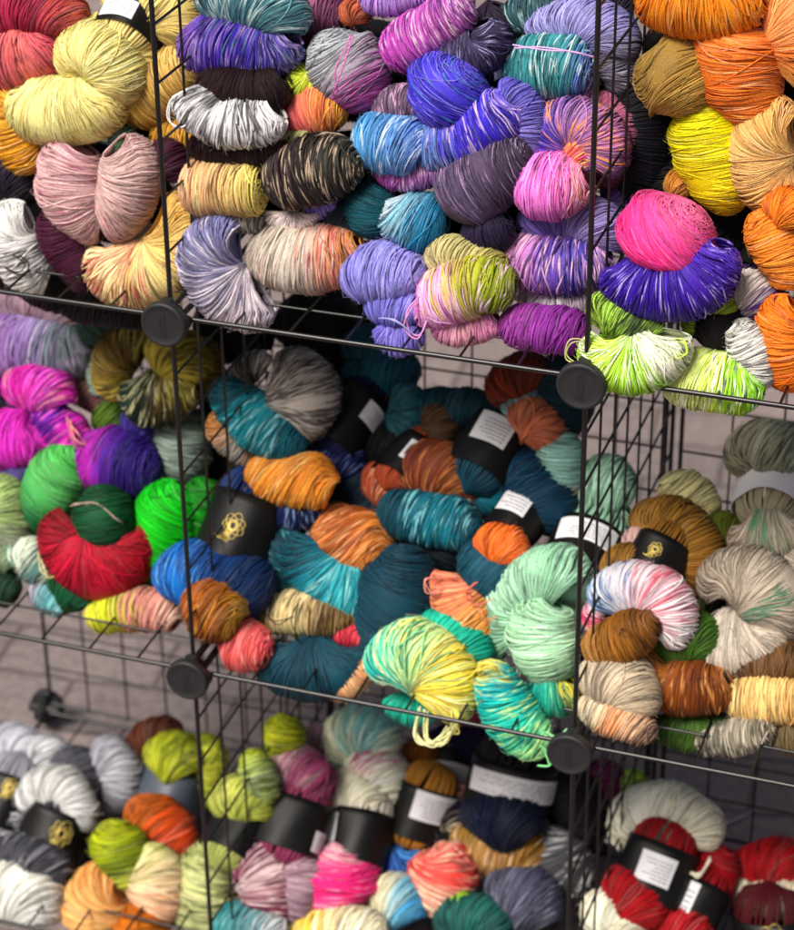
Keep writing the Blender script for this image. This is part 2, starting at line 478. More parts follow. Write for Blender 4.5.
def S_(cell, dy, label, *specs):
    row = cell[0]
    parsed = []
    for sp in specs:
        q = [z.strip() for z in sp.split(';')]
        kind = 'C'
        if q[0][0] in 'BL': kind = q[0][0]; q[0] = q[0][1:].strip()
        pts = [tuple(float(v) for v in tok.split(',')) for tok in q[0].split()]
        cols = q[1].split() if len(q) > 1 and q[1] else ['808080']
        o = parse_opts(q[2]) if len(q) > 2 else {}
        parsed.append((kind, pts, cols, o))
    cc = [p for k, pts, c, o in parsed if k == 'C' for p in pts] or [(parsed[0][1][0][0], parsed[0][1][0][1], 20)]
    cx = sum(p[0] for p in cc) / len(cc); cy = sum(p[1] for p in cc) / len(cc)
    low = max(p[1] + p[2] * .6 for p in cc)
    dy = dy * .01
    if dy < .049:
        sh = []
        for x, y, r in cc:
            Y = base_y(row, cx, .45 * y + .55 * cy) + dy
            sh.append(fit_y(cell, x, y, Y, r) - Y)
        dy += max(-.026, min(sh)) + min(.03, max(sh))
    loc = at(cx, low, base_y(row, cx, cy) + dy)
    root = bpy.data.objects.new('yarn_skein', None)
    root.empty_display_size = .03
    COL.objects.link(root); root.location = loc
    root['label'] = label; root['category'] = 'yarn skein'; root['group'] = GROUPS[cell]
    i = 0
    for kind, pts, cols, o in parsed:
        d = dy + o.get('dy', -.45 * i) * .01
        if row == 'B' and 'w' not in o: o['w'] = 3.1
        if kind == 'C':
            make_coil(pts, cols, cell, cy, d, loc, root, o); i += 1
        elif kind == 'L':
            make_strand(pts, cols, cell, cy, d - .003, loc, root, o)
        else:
            x1, y1, x2, y2, r = pts[0]
            make_band(x1, y1, x2, y2, r, row, cy, dy + o.get('dy', 0) * .01, loc, root, o, cols)
            # the yarn that fills the band
            if cols != ['808080']:
                dd = 1.0 / max(1, math.hypot(x2 - x1, y2 - y1)); ux, uy = (x2 - x1) * dd, (y2 - y1) * dd
                Ya = base_y(row, (x1 + x2) / 2, .45 * (y1 + y2) / 2 + .55 * cy) + dy + o.get('dy', 0) * .01 - (.012 if row == 'B' else 0)
                make_plug(x1, y1, x2, y2, r, Ya, o, cols, loc, root)
    return root

def make_plug(x1, y1, x2, y2, r, Y, o, cols, loc, root):
    A = at(x1, y1, Y); B = at(x2, y2, Y + o.get('dY', 3.0) * .01)
    R = r * depth(A) / F_PX * .93
    ax = (B - A); L = np.linalg.norm(ax); ax /= L
    A2 = A - ax * R * .55; B2 = B + ax * R * .9
    u = np.cross(ax, [0, .3, 1]); u /= np.linalg.norm(u); v = np.cross(ax, u)
    n = 70; K = 16; sq = o.get('sq', 1.0)
    t = np.linspace(0, 1, K)[None]; prof = np.sqrt(np.clip(1 - np.abs(2 * t - 1) ** 5, 0, 1)) * .98 + .02
    ph = (np.arange(n) / n * 2 * np.pi + RNG.normal(0, .03, n))[:, None] + .5 * t + RNG.normal(0, .05, (n, 1)) * np.sin(3 * t)
    D = np.cos(ph)[..., None] * u + np.sin(ph)[..., None] * v
    P = A2 + (B2 - A2) * t[..., None] + (R * prof * RNG.uniform(.95, 1.0, (n, 1)))[..., None] * D
    V, F = strand_tubes(P, np.full((n, K), R * .05), 5, D)
    cl = np.array([sat(lin(c)) for c in cols])
    c = ramp(cl, RNG.random((n, 1)) * np.ones((1, K))) * RNG.uniform(.8, 1.1, (n, 1, 1))
    C = np.repeat(np.clip(c, .002, .88).reshape(-1, 3), 5, 0)
    mesh_obj('coil', V, F, YARN, root, C, True, loc)
# ------------------------------------------------------------------ the wire cube shelving
rack = bpy.data.objects.new('wire_cube_shelving', None)
COL.objects.link(rack); rack.location = (0, 0, 0)
rack['label'] = 'black wire grid cube shelving holding all the yarn skeins'; rack['category'] = 'shelving'
NDIV = 7
E_ = .008        # panels stop short of the connector centre
def panel(o, u, v):
    """wire panel with corner o and edge vectors u, v (unit cube edges)"""
    o = np.array(o, float) * S; u = np.array(u, float); v = np.array(v, float)
    a = E_; b = S - E_
    mb = MB(); r = .0023; ri = .00125
    nrm = np.cross(u, v)
    for s0 in (a, b):
        mb.tube([o + u * s0 + v * (a - r), o + u * s0 + v * (b + r)], r, 8)
        mb.tube([o + v * s0 + u * (a - r), o + v * s0 + u * (b + r)], r * .999, 8)
    for i in range(1, NDIV):
        s1 = a + (b - a) * i / NDIV
        mb.tube([o + u * s1 + v * a + nrm * .0012, o + u * s1 + v * b + nrm * .0012], ri, 6)
        mb.tube([o + v * s1 + u * a - nrm * .0012, o + v * s1 + u * b - nrm * .0012], ri, 6)
    return mb
X, Y_, Z = (1, 0, 0), (0, 1, 0), (0, 0, 1)
for cx in (-1, 0, 1):
    for cz in (0, 1, 2):
        panel((cx, 0, cz), X, Y_).build('shelf_panel', STEEL, rack)
        panel((cx, 1, cz), X, Z).build('back_panel', STEEL, rack)
for cx in (0, 1):
    for cz in (0, 1, 2):
        panel((cx, 0, cz), Y_, Z).build('side_panel', STEEL, rack)

def connector(i, j, k):
    out = -1 if j == 0 else 1
    c = np.array([i, j, k], float) * S
    mb = MB()
    ax = np.array([0, out, 0.0]); R0 = .0208
    mb.lathe(c + ax * .001, ax, [(.0005, .0), (.017, .0), (R0 - .001, .001), (R0, .003), (R0, .0085), (R0 - .0006, .0098), (R0 - .002, .0104), (R0 - .0032, .0103), (R0 - .0036, .0100), (.012, .0102), (.0005, .0103)], 56)
    o = mb.build('connector', PLASTIC, rack)
    # hub that the wires clip into
    hb = MB()
    for d in ((1, 0, 0), (-1, 0, 0), (0, 0, 1), (0, 0, -1), (0, -out, 0)):
        d = np.array(d, float)
        hb.tube([c + ax * -.002 + d * .002, c + ax * -.002 + d * .012, c - ax * .002 + d * .0195], np.array([.0085, .0075, .0055]), 10)
    hb.build('clip', PLASTIC, o)
    if j == 0:
        # moulded lettering, worn beyond reading: a column of low ridges
        mk = MB()
        g = np.random.default_rng(int(33 + i * 7 + k * 13))
        for q in range(9):
            z = -.0105 + q * .0026
            kind = int(g.integers(0, 4))
            f = c + ax * .01145
            w_ = .0030
            mk.box(f + np.array([0, 0, z]), w_, .0003, .0004)
            if kind in (0, 2): mk.box(f + np.array([-w_ + .0003, 0, z + .0009]), .00032, .0002, .0006)
            if kind in (1, 2): mk.box(f + np.array([w_ - .0003, 0, z + .0009]), .00032, .0002, .0006)
            if kind == 3: mk.box(f + np.array([0, 0, z + .001]), w_ * .6, .0002, .00026)
        mk.build('lettering', PLASTIC, o, smooth=False)
for i in (-1, 0, 1, 2):
    for k in (0, 1, 2, 3):
        for j in (0, 1):
            connector(i, j, k)

# ------------------------------------------------------------------ the ground
def ground_material():
    m, t, b = new_mat('worn paving', .85)
    N = t.nodes; L = t.links
    tc = N.new('ShaderNodeTexCoord'); mp = N.new('ShaderNodeMapping')
    mp.inputs['Rotation'].default_value = (0, 0, math.radians(-7))
    L.new(tc.outputs['Object'], mp.inputs['Vector'])
    nw = N.new('ShaderNodeTexNoise'); nw.inputs['Scale'].default_value = 9; nw.inputs['Detail'].default_value = 3
    L.new(mp.outputs[0], nw.inputs['Vector'])
    mixv = N.new('ShaderNodeVectorMath'); mixv.operation = 'SCALE'; mixv.inputs['Scale'].default_value = .02
    sub = N.new('ShaderNodeVectorMath'); sub.operation = 'ADD'
    L.new(nw.outputs['Color'], mixv.inputs[0]); L.new(mp.outputs[0], sub.inputs[0]); L.new(mixv.outputs[0], sub.inputs[1])
    br = N.new('ShaderNodeTexBrick')
    br.inputs['Scale'].default_value = 1.0; br.inputs['Brick Width'].default_value = .21; br.inputs['Row Height'].default_value = .105
    br.inputs['Mortar Size'].default_value = .0045; br.inputs['Mortar Smooth'].default_value = .5
    br.inputs['Color1'].default_value = (.225, .178, .168, 1); br.inputs['Color2'].default_value = (.175, .14, .137, 1)
    br.inputs['Mortar'].default_value = (.105, .082, .08, 1)
    L.new(sub.outputs[0], br.inputs['Vector'])
    n1 = N.new('ShaderNodeTexNoise'); n1.inputs['Scale'].default_value = 70; n1.inputs['Detail'].default_value = 6
    n2 = N.new('ShaderNodeTexNoise'); n2.inputs['Scale'].default_value = 2.2; n2.inputs['Detail'].default_value = 4
    for n in (n1, n2): L.new(mp.outputs[0], n.inputs['Vector'])
    m1 = N.new('ShaderNodeMapRange'); m1.inputs[1].default_value = .3; m1.inputs[2].default_value = .7; m1.inputs[3].default_value = .75; m1.inputs[4].default_value = 1.2
    m2 = N.new('ShaderNodeMapRange'); m2.inputs[1].default_value = .35; m2.inputs[2].default_value = .65; m2.inputs[3].default_value = .85; m2.inputs[4].default_value = 1.12
    L.new(n1.outputs['Fac'], m1.inputs[0]); L.new(n2.outputs['Fac'], m2.inputs[0])
    mu = N.new('ShaderNodeMath'); mu.operation = 'MULTIPLY'; L.new(m1.outputs[0], mu.inputs[0]); L.new(m2.outputs[0], mu.inputs[1])
    sc = N.new('ShaderNodeVectorMath'); sc.operation = 'SCALE'; L.new(br.outputs['Color'], sc.inputs[0]); L.new(mu.outputs[0], sc.inputs['Scale'])
    L.new(sc.outputs[0], b.inputs['Base Color'])
    bp = N.new('ShaderNodeBump'); bp.inputs['Strength'].default_value = .6; bp.inputs['Distance'].default_value = .004
    ad = N.new('ShaderNodeMath'); ad.operation = 'SUBTRACT'
    L.new(n1.outputs['Fac'], ad.inputs[0]); L.new(br.outputs['Fac'], ad.inputs[1])
    L.new(ad.outputs[0], bp.inputs['Height']); L.new(bp.outputs[0], b.inputs['Normal'])
    return m
GZ = -.028
gm = MB(); g0 = 60
gm.add(np.array([[-g0, -g0, GZ], [g0, -g0, GZ], [g0, g0, GZ], [-g0, g0, GZ]], float), np.array([[0, 1, 2, 3]]))
gr = gm.build('ground', ground_material(), smooth=False); gr['kind'] = 'structure'
# chalky white scuff on the paving behind the right hand cubes
def on_ground(px, py, lift=.003):
    d = RM @ np.array([(px - 397) / F_PX, -(py - 465) / F_PX, -1.0])
    return CAM_LOC + d * ((GZ + lift - CAM_LOC[2]) / d[2])
CHALK = paper_material('chalk scuff', (.34, .3, .3), .9)
sp_ = [on_ground(x, y) for x, y in ((708, 828), (735, 820), (760, 806))]
pl, _ = catmull(sp_, 14)
dv = np.array([.35, .9, 0.0]); wv = (.0035 + .0035 * np.sin(np.linspace(0, 9, 14)) ** 2 + np.linspace(0, .005, 14))[:, None]
mk = MB(); mk.add(np.stack([pl - dv * wv, pl + dv * wv], 1).reshape(-1, 3), grid_faces(14, 2, False))
so = mk.build('ground_marking', CHALK, smooth=False); so['kind'] = 'structure'
# ------------------------------------------------------------------ the skeins, cube by cube
# every coil: centre line and radius (photo pixels, put at its own depth in the cube); colours along it; how its strands lie
# ---- top left
S_('TL', 3, 'rose and salmon pink skein at the very top left, above the pale cream skein',
   '-12,10,24 30,8,26 64,14,22 86,28,14; c04060 a82c50 a83850 b85a48; tw=1.1',
   '-14,66,22 14,60,30 40,50,28 58,36,14; d05868 d86a74 e07c78 c85068; fan=.5')
S_('TL', 4.2, 'cream skein in a black band with white sticker, behind the pale cream heart',
   '84,44,20 112,40,24 138,62,24 140,84,14; e8d080 ead690 dcc478',
   'B 124,40,142,6,35;dcc882 e8d898;dY=3 st=5:72:.12:.6 dy=-.8')
S_('TL', 5, 'light yellow skein end poking up at the top edge behind the left post',
   '104,4,20 140,2,24 176,20,26 180,52,14; e0cc88 dcc880 c8b068')
S_('TL', 2.4, 'fluffy pale cream yellow heart-shaped skein over the dusty pink one',
   '64,74,12 80,52,25 104,54,31 122,80,27 126,104,12; e6d084 eedc94 f0df98 e8d286; w=1.9 tw=.3 fan=.6 p=-100 fl=.03 sp=f6ecc0:.06',
   '10,90,14 28,104,30 60,110,34 96,106,32 122,88,14; ecd88a f0df98 f2e29c eedb92 e8d286; w=1.9 tw=.2 fan=.6 p=91 fl=.03 sp=f6ecc0:.06 dy=-.3')
S_('TL', 2.6, 'golden mustard skein at the left edge under the pale cream skein',
   '4,84,12 6,112,18 20,146,22 36,172,14; d09a30 dea23a d8982c c89028; sp=f0c870:.05')
S_('TL', 4, 'khaki gold skein seen behind the left post, two folds tall',
   '124,116,18 146,98,30 174,74,28 200,54,16; c09848 cca658 d4b064 ccb070',
   '152,132,12 172,136,18 206,136,20; b88a34 c0923a b88830')
S_('TL', 3.2, 'maroon and white skein at the left edge tied with a small black loop',
   '52,206,16 62,236,24 82,268,22 88,294,12; 4a1430 501838 441030 3c0e28; w=1.9 pale=0',
   '24,204,12 10,230,24 24,262,24 42,296,14; e6e4e0 e2e0de dcd8d8 dcd8d0; sp=282028:.07:.3:.8 w=2.4',
   'L 14,252,18 24,248,20 34,256,20 28,264,20 16,260,20 10,256,18; 201418 301820; w=3')
S_('TL', 2.6, 'dusty pink beige heart-shaped skein with a crease down its middle',
   '112,132,12 122,140,14 140,150,10; 4a7058 58785e 809080; dy=.8',
   '64,134,20 70,166,33 78,200,34 100,242,16; c49ca0 d0aaac d4b0ae c49c98; p=70 fan=.6 sp=a85c78:.1 w=2.2',
   '126,134,16 131,164,30 127,196,30 110,238,16; c8a6a4 d0b2ae c8a8a4 c09090; p=-80 fan=.6 w=2.2 sp=a05868:.05')
S_('TL', 3.2, 'plum skein mostly hidden behind the left post beside the dusty pink skein',
   '150,148,16 170,160,20 186,182,14; 4a1a34 401630')
S_('TL', 2.6, 'cream skein splashed with red specks just above the left round connector',
   '90,246,14 106,262,26 138,276,30 170,262,26 180,228,26 168,192,14; e8cfa0 ecd8a4 ecd8a0 e6ca84 dcb870 ccA050; sp=a01030:.42:.06:.42 sp=e8a090:.1:0:.5 sp=8a6020:.14:.6:1 fan=.75 w=2.3',
   'B 128,232,146,228,10;;mat=w dY=2 dy=1')
S_('TL', 7, 'near black purple skein deep at the left edge below the mustard skein',
   '-10,168,14 10,172,18 30,186,22 44,200,16; 382848 201828 181420', )
S_('TL', 10, 'added black filler skein standing in for shade deep behind the cream and gold skeins',  # filler put in so the gaps read dark; shade painted as yarn colour
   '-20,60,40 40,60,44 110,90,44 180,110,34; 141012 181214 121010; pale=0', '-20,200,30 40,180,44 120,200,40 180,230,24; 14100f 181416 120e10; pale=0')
S_('TL', 9, 'added near black filler skein standing in for shade low behind the maroon and speckled ones',  # added filler; near-black yarn colour stands in for shade low in the pile
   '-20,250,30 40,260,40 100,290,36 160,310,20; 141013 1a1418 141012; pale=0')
# ---- top middle
S_('TM', 11, 'added black filler skein standing in for shade at the back behind the violet and cherry ones',  # black filler closes the gaps here with shade painted as colour
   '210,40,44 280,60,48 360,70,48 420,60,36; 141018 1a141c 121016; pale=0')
S_('TM', 11, 'added black filler skein standing in for shade at the back behind the royal blue one',  # filler behind the folds, its black colour painting the depth shade
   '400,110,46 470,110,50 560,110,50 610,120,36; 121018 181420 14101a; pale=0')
S_('TM', 9, 'added black filler skein standing in for shade at the back behind the charcoal and stone skeins',  # added dark backing; gap shade is carried by the yarn colour
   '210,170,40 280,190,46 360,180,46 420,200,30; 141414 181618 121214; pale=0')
S_('TM', 9, 'added black violet filler skein standing in for shade behind the plum and lilac ones',  # dark filler added; shade between the front skeins painted into it
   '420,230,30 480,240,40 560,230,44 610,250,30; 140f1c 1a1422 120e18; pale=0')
S_('TM', 4.2, 'violet and teal striped skein at the top right of the left post',
   '196,2,16 236,0,26 276,8,26 304,34,22; 345a68 4c8090 5c8c94 507880; sp=c8e0e0:.16 tw=.8',
   '180,36,20 206,44,30 240,46,30 272,52,26 302,44,14; 9868c0 6848c0 4c36b8 5a4ab0 8884b4; sp=1c1448:.24 sp=b89cd8:.16 sp=588098:.06 p=91 fan=.45 w=2.8')
S_('TM', 3.2, 'black cherry skein crossed by a white folded lobe flecked with black',
   '196,88,16 222,90,26 256,92,26 290,84,18; 2c1018 281018 240e16; pale=0 w=2',
   '190,142,14 215,146,18 258,146,20 288,140,14; 2c1018 260e18 240e16; pale=0 w=2',
   '174,96,14 190,104,22 224,120,25 258,122,24 286,118,16; eeecee e4e2e6 e6e4e8 eae8ea e8e4e6; sp=141218:.3:.05:.85 w=3 stray=.14 dy=-1.4',
   'L 190,88,14 178,94,18 176,112,20 190,120,20 200,110,18; f0eef0; w=3.4')
S_('TM', 3.2, 'grey skein turning magenta, with a lime and pink end, left of the magenta one',
   '318,34,18 336,58,36 356,78,38 376,108,24; b8bcc0 aaaeb2 a49ca8 b060a4 b858a4; tw=.5 w=2.4 sp=505460:.12 p=180',
   '300,60,12 304,78,22 330,88,18 348,92,10; b8cc40 c4d848 d4c850 e8a848; w=2.8',
   '280,120,16 296,118,22 322,106,28 350,104,20; e07090 ee7878 f08c60 f0a048; fan=.6 w=2.6',
   'L 364,26,40 358,55,48 350,75,46 340,88,30; d078b8; w=3.6')
S_('TM', 6, 'dusky mauve and orange skein behind the grey and pink one at the top',
   '296,30,18 316,16,22 346,10,20; 8a4c78 9a5a80 704060', '340,20,10 356,12,12 366,24,8; c87048 a05040')
S_('TM', 3.6, 'bright magenta skein slanting up between grey and blue skeins',
   '412,76,14 446,56,26 486,46,26 490,18,14; 4c4468 50486c 443c60 3a3050; sp=a098c0:.1 w=2.4',
   '386,62,16 404,48,25 440,24,26 470,-2,20; a83ca4 bc58b4 b460b0 ac68b0; sp=e8c8e0:.14 sp=582070:.1 w=2.6')
S_('TM', 4, 'lavender pink skein cut off by the top edge above the magenta one',
   '360,-4,14 390,-2,18 426,-10,14; b088d4 b894d8')
S_('TM', 6, 'dark plum skein at the top between the magenta skein and the teal skein',
   '470,20,22 494,26,24 512,10,20; 2c1c34 302038 241830; pale=0')
S_('TM', 6, 'dark slate teal skein peeping over the lavender and teal one',
   '506,30,12 520,16,18 548,6,16 580,-4,12; 2c4c54 3c6068 2c4450; sp=a8c8c8:.1')
S_('TM', 7.5, 'dark skein at the top edge left of the right hand post',
   '560,2,14 596,0,22 636,8,18; 30203c 342440 2a2034; pale=0',
   'B 478,72,512,54,17;;dY=3 st=-60:60:.15:.8 dy=-5')
S_('TM', 3, 'royal blue violet skein of three thick folds, biggest in the top middle cube',
   '500,80,18 520,112,24 520,146,22 488,168,14; 6058b8 7870c0 8478b8 8078b0; w=2.4',
   '466,60,40 452,84,42 440,112,34 430,128,16; 5a50cc 4a40c4 4438b8 5a50b8; w=2.2 sp=8c80e4:.14 sp=2a2890:.12 sp=4c90b8:.06',
   '414,146,14 436,146,27 470,132,32 504,116,28 524,104,14; 5a98d0 8098d8 5a48d0 4030c4 9080c8; sp=e0c8f0:.16 sp=1c1868:.14 w=2.6 p=90 fan=.4')
S_('TM', 2.8, 'sky blue skein with a pink underside left of the royal blue one',
   '374,112,12 396,104,18 424,100,14; 584860 806880 605068; sp=d8b0d0:.2',
   '376,170,12 408,174,17 448,170,12; b050a8 a868b0 705880; sp=e8c0e0:.12',
   '354,146,20 378,142,29 408,144,30 432,148,20; 4c94c4 5a9cd0 6c98d0 5a70b8; sp=d8e4f8:.14 w=2.8 tw=.9')
S_('TM', 2.8, 'deep teal ball with a white and ink speckled middle under the sky blue skein',
   '372,182,18 372,208,27 378,238,18; 0c4c58 125c68 0e4450; w=2 pale=.02',
   '384,200,16 398,214,25 424,224,30 448,232,20; dce8f0 90c0d0 2880a8 0c5070; sp=202858:.2:0:.6 w=2.6')
S_('TM', 2.6, 'smoky plum skein with fine pale strands left of the bright pink one',
   '452,214,26 468,194,38 500,164,34 528,140,20; 64526e 60506e 54465e 443a50; sp=b098b8:.07 w=2.2 tw=1',
   '462,234,14 488,232,22 512,222,16; 2c2040 281c3c; pale=0')
S_('TM', 2.6, 'teal skein draped with lavender strands beside the right hand post at the top',
   '526,34,12 562,22,20 608,30,22 632,62,18; a09cd8 a8a4dc 9c98cc 706c80; tw=1.4 w=2.6',
   '524,94,12 556,98,18 596,96,12; d89cbc c890b4 b88cb0',
   '594,34,16 620,66,20 628,100,14; 8c84a0 6c6878 585460; sp=b8b0c8:.1 dy=.5',
   '504,66,18 526,68,30 560,66,33 594,70,26; 2c6474 3a8488 48989c 5c70b0; sp=d0e4e8:.12 w=2.8 tw=.3',
   'L 522,40,34 552,34,40 584,38,42 606,50,34; d8b0e0; w=3.5')
S_('TM', 4.4, 'dusty rose skein seen through the wires right of the right hand post',
   '596,94,18 616,120,30 616,154,28 598,186,18; a05870 a86080 905068 804858; w=2.2')
S_('TM', 2.2, 'bright orchid pink skein fanning down from a blue and orange knot',
   '526,158,14 540,136,18 572,122,22 602,142,24 612,178,18; 4a34b0 5c4cc0 a078b0 c080a8 8868a8; sp=f0a060:.14 w=2.6',
   '568,138,14 582,150,18 596,170,14; e88860 d85868 5048b8; sp=f0c070:.2',
   '513,190,22 534,188,31 562,186,32 592,188,22; f078cc f084d4 ee7ccc f0a088; p=91 fan=.65 w=2.5 dy=-1.6 sp=f8c0e8:.1')
S_('TM', 2.2, 'lilac and violet skein with white and black flecked underside by the right post',
   '518,226,14 550,218,20 596,224,24 622,254,16; 8878c4 7058a8 9c8cc0 6c5890; w=2.8 tw=1.3',
   '514,288,12 546,298,15 590,294,15 612,280,10; e4d8e0 dcd0dc c8b8cc; sp=181820:.2 w=3',
   '497,248,16 516,258,27 552,264,30 590,264,28 614,262,14; e8a4cc c88cc8 7858b8 4840a8 b088bc; sp=f0c8e0:.18 sp=181438:.14 p=91 fan=.35 w=2.8')
S_('TM', 1.8, 'plum magenta skein lying just above the right round connector',
   '500,320,16 520,326,21 556,330,24 590,334,18; 8c3888 9c48a0 90389c 702474; w=3')
S_('TM', 4.5, 'dim violet skein behind the right hand post, right of the lilac one',
   '604,180,16 622,196,22 634,226,20; 3c2858 443060 2c1c44; sp=806890:.08')
S_('TM', 2, 'periwinkle lavender skein hanging over the middle of the upper front rail',
   '344,286,18 366,276,28 396,272,30 428,270,18; 8480cc 9894dc a09ce0 9890d4; w=2.9 tw=.8',
   '366,308,12 392,304,23 426,306,16; 7474c8 8884d4 8880d0; w=2.9',
   '374,330,10 398,338,17 424,336,12; 7870c8 8c84d8 8078cc; w=3',
   'L 384,312,24 404,306,34 420,322,26 424,344,18; b4b0ec; w=3.4')
S_('TM', 2, 'bubblegum pink skein with a chartreuse middle on the upper front rail',
   '426,262,14 452,256,19 488,264,16 504,278,12; bcb088 c0b880 a8a050; w=2.8 tw=1',
   '432,322,14 462,328,18 500,322,12; e090c4 dca0b0 d88cb8; w=2.9',
   '415,304,15 430,306,25 454,292,30 482,284,30 516,296,20; f08cd0 f09cd8 c8b468 a4b028 848c38; sp=f4c8e4:.12 w=2.9 p=90 fan=.4',
   'L 424,290,24 416,300,28 418,318,28 428,324,26 432,312,20; f4a8dc; w=3.6')
S_('TM', 3, 'peach to straw yellow skein lying like a barrel beside the left post',
   '184,186,24 204,187,27 234,188,27 264,188,25; e4b094 e8c090 e4c488 d4c470; cap=.4 tw=.15 fan=.1 w=3')
S_('TM', 2.4, 'charcoal and silver skein with a lime pink loop around its left end',
   '304,206,12 320,206,13 336,198,9; 8878c8 9888d0; w=2.6',
   '262,206,8 258,176,9 274,148,10 312,136,8; e0a098 ccd47c c8d088 a0a070; w=2.6 tw=2',
   '264,210,5 278,220,8 302,222,8 318,212,4; e4d4d0 dcc8c8; w=2.6',
   '266,186,18 284,180,31 322,168,33 362,160,22; 26201e 3a2a2c 2a2420 3a3a30; sp=c8b49c:.12 w=2.6 pale=.14 dy=-1.6')
S_('TM', 2, 'grey blue to silver crescent skein hanging above the front rail by the left post',
   '242,226,12 220,234,22 208,260,25 222,288,27 250,306,24 276,312,14; 7c7cac 8c8cb8 9c98b8 b8b0bc c4b8c0 b0a4b0; w=3 fan=.6 sp=e8e0e4:.12 sp=4c4868:.1')
S_('TM', 2.4, 'stone grey skein shading into pink, orange and bronze stripes',
   '248,250,22 270,254,31 302,258,35 334,256,32 366,254,18; aca498 c8bcae ccc4b8 e09880 b47c34; sp=f0d0c8:.08 sp=a02838:.08:.5:1 w=2.6',)
S_('TM', 4, 'warm grey skein end under the peach barrel shaped skein',
   '192,214,10 224,216,14 264,220,14; 9c968e a49c94 908a84')
S_('TM', 4, 'slate navy skein tucked behind the stone and orange one',
   '304,212,16 334,212,24 370,226,22; 303c48 28343c 242c38; pale=.03')
S_('TM', 5, 'acid yellow skein glimpsed low behind the left post wires',
   '186,204,8 196,212,11 208,214,8; c8b820 a09018')
# ---- top right
S_('TR', 11, 'added black filler skein standing in for shade at the back behind the tangerine one',  # added filler, coloured black to keep gaps dark between the orange skeins
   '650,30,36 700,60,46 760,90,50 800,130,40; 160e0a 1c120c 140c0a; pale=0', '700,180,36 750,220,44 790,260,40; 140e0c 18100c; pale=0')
S_('TR', 3.4, 'vivid orange skein cut by the top edge, left of the other orange ones',
   '638,-14,20 664,-4,34 704,-2,42 744,-6,36 770,-14,16; ff8424 ff9030 ff9430 ff8a2c; p=91 fan=.7 w=3 tw=.2 sp=f8b060:.08')
S_('TR', 2.6, 'fleshy orange skein in the top right corner',
   '760,-4,28 788,10,36 806,50,38 800,92,20; ff8c54 ff9c64 ff8640 ffa858; w=2.6 fl=.04')
S_('TR', 2.2, 'big tangerine skein at the middle of the top right pile',
   '728,12,24 730,36,40 738,66,44 750,96,34 764,128,16; ff8a44 ff843c ff7c34 ff843c ff8c48; w=2.4 tw=1.3 fl=.04 sp=fcb080:.06')
S_('TR', 4.4, 'khaki tan ball between the right post and the tangerine skein',
   '638,60,18 652,68,34 674,76,42 696,96,30 706,108,14; a08040 b0904e ac8a48 b89850 c09c58; w=2.4 tw=1.1 p=120 fan=.5')
S_('TR', 3.4, 'lemon yellow ball above the hot pink skein',
   '692,98,16 700,116,33 712,150,38 724,184,32 732,214,15; ece02c f0e020 ecd810 e8d008 dcb020; w=2.2 tw=.8 fl=.04')
S_('TR', 2.6, 'apricot tan skein at the right edge under the tangerine one',
   '800,112,14 776,122,24 762,150,31 776,184,28 806,196,16; d4a060 dcac68 e0b478 d8a868 d0a060; w=2.5 fan=.9')
S_('TR', 3.6, 'small ochre skein end in shadow left of the lemon yellow ball',
   '664,184,12 676,186,15 690,196,12; d09040 a06c30')
S_('TR', 1.4, 'orange skein at the right edge beside the plum and white one',
   '750,214,14 764,228,22 784,256,26 800,290,18; ff8434 ff903c ff9040 ff8434; w=2.6 tw=1 fl=.04',
   '762,206,10 786,208,20 806,226,16; f07c2c f88c38; w=2.8')
S_('TR', 1, 'red orange skein lowest at the right edge',
   '788,296,16 782,322,24 788,356,28 800,390,18; ff7c2c ff8838 ff8030 ff7828; w=2.6 fl=.04')
S_('TR', 2.2, 'hot pink and deep violet skein in the front of the top right cube',
   '632,228,7 648,212,9 676,203,9; b0b8e0 c8c0e8; w=2.2 dy=1.2',
   '694,206,32 682,222,46 662,244,50 650,268,40; f878a0 f45098 f24490 f03c90; w=1.9 fan=.15 p=180 tw=.4',
   '604,268,14 624,280,26 660,288,34 702,276,34 732,246,18; 5030b0 40209c 381890 4824a0 5c3cb0; sp=c0b0f0:.07 w=2.5 p=91 fan=.35 dy=-1.6')
S_('TR', 2.6, 'deep plum and white skein in a dark band right of the hot pink one',
   'B 750,284,768,262,27;2c1040;dY=3 dy=1 ',
   '726,284,16 744,290,25 762,306,27 776,330,15; dcd4c4 d0c4c0 401858 341058; w=2.6')
S_('TR', 1.2, 'lime green and white skein on the rail right of the round connector',
   '590,318,14 606,312,20 636,322,18 664,330,12; c0e060 a8d058 384830 88a848; sp=202828:.2 w=2.9',
   '592,332,14 602,352,24 630,364,27 662,352,26 690,336,14; b8e050 c8ec68 a0d828 e8ecd0 d8e0bc; sp=f4f6e4:.2 sp=283020:.05 w=2.6 fan=.85 dy=-1',
   'L 680,336,22 690,332,26 692,342,26 682,348,24 676,342,22; c8e860; w=3.2',
   'L 594,338,18 578,334,20 572,346,20 584,354,20 596,350,16; d0d890; w=3.2')
S_('TR', 1, 'lime, grey and violet skein with a black hollow hanging over the right rail',
   '690,336,8 696,316,11 716,306,11 736,312,8; 88a838 a0b840 98b038; w=2.6',
   '700,340,20 720,326,26 740,340,20; 181018 201420; pale=0 w=2.2 dy=.8',
   '736,320,12 746,340,20 758,362,20 764,388,12; d4d4cc dcd8d0 c8c8c0; sp=403850:.12 w=2.6',
   '657,374,16 676,376,26 706,380,30 742,386,28 766,386,15; e4ecc4 e0f094 d4ec74 a8dc3c 84d018; sp=f4f6e0:.18 sp=58388c:.06:.4:.9 w=2.6 p=91 fan=.6 dy=-1.4')
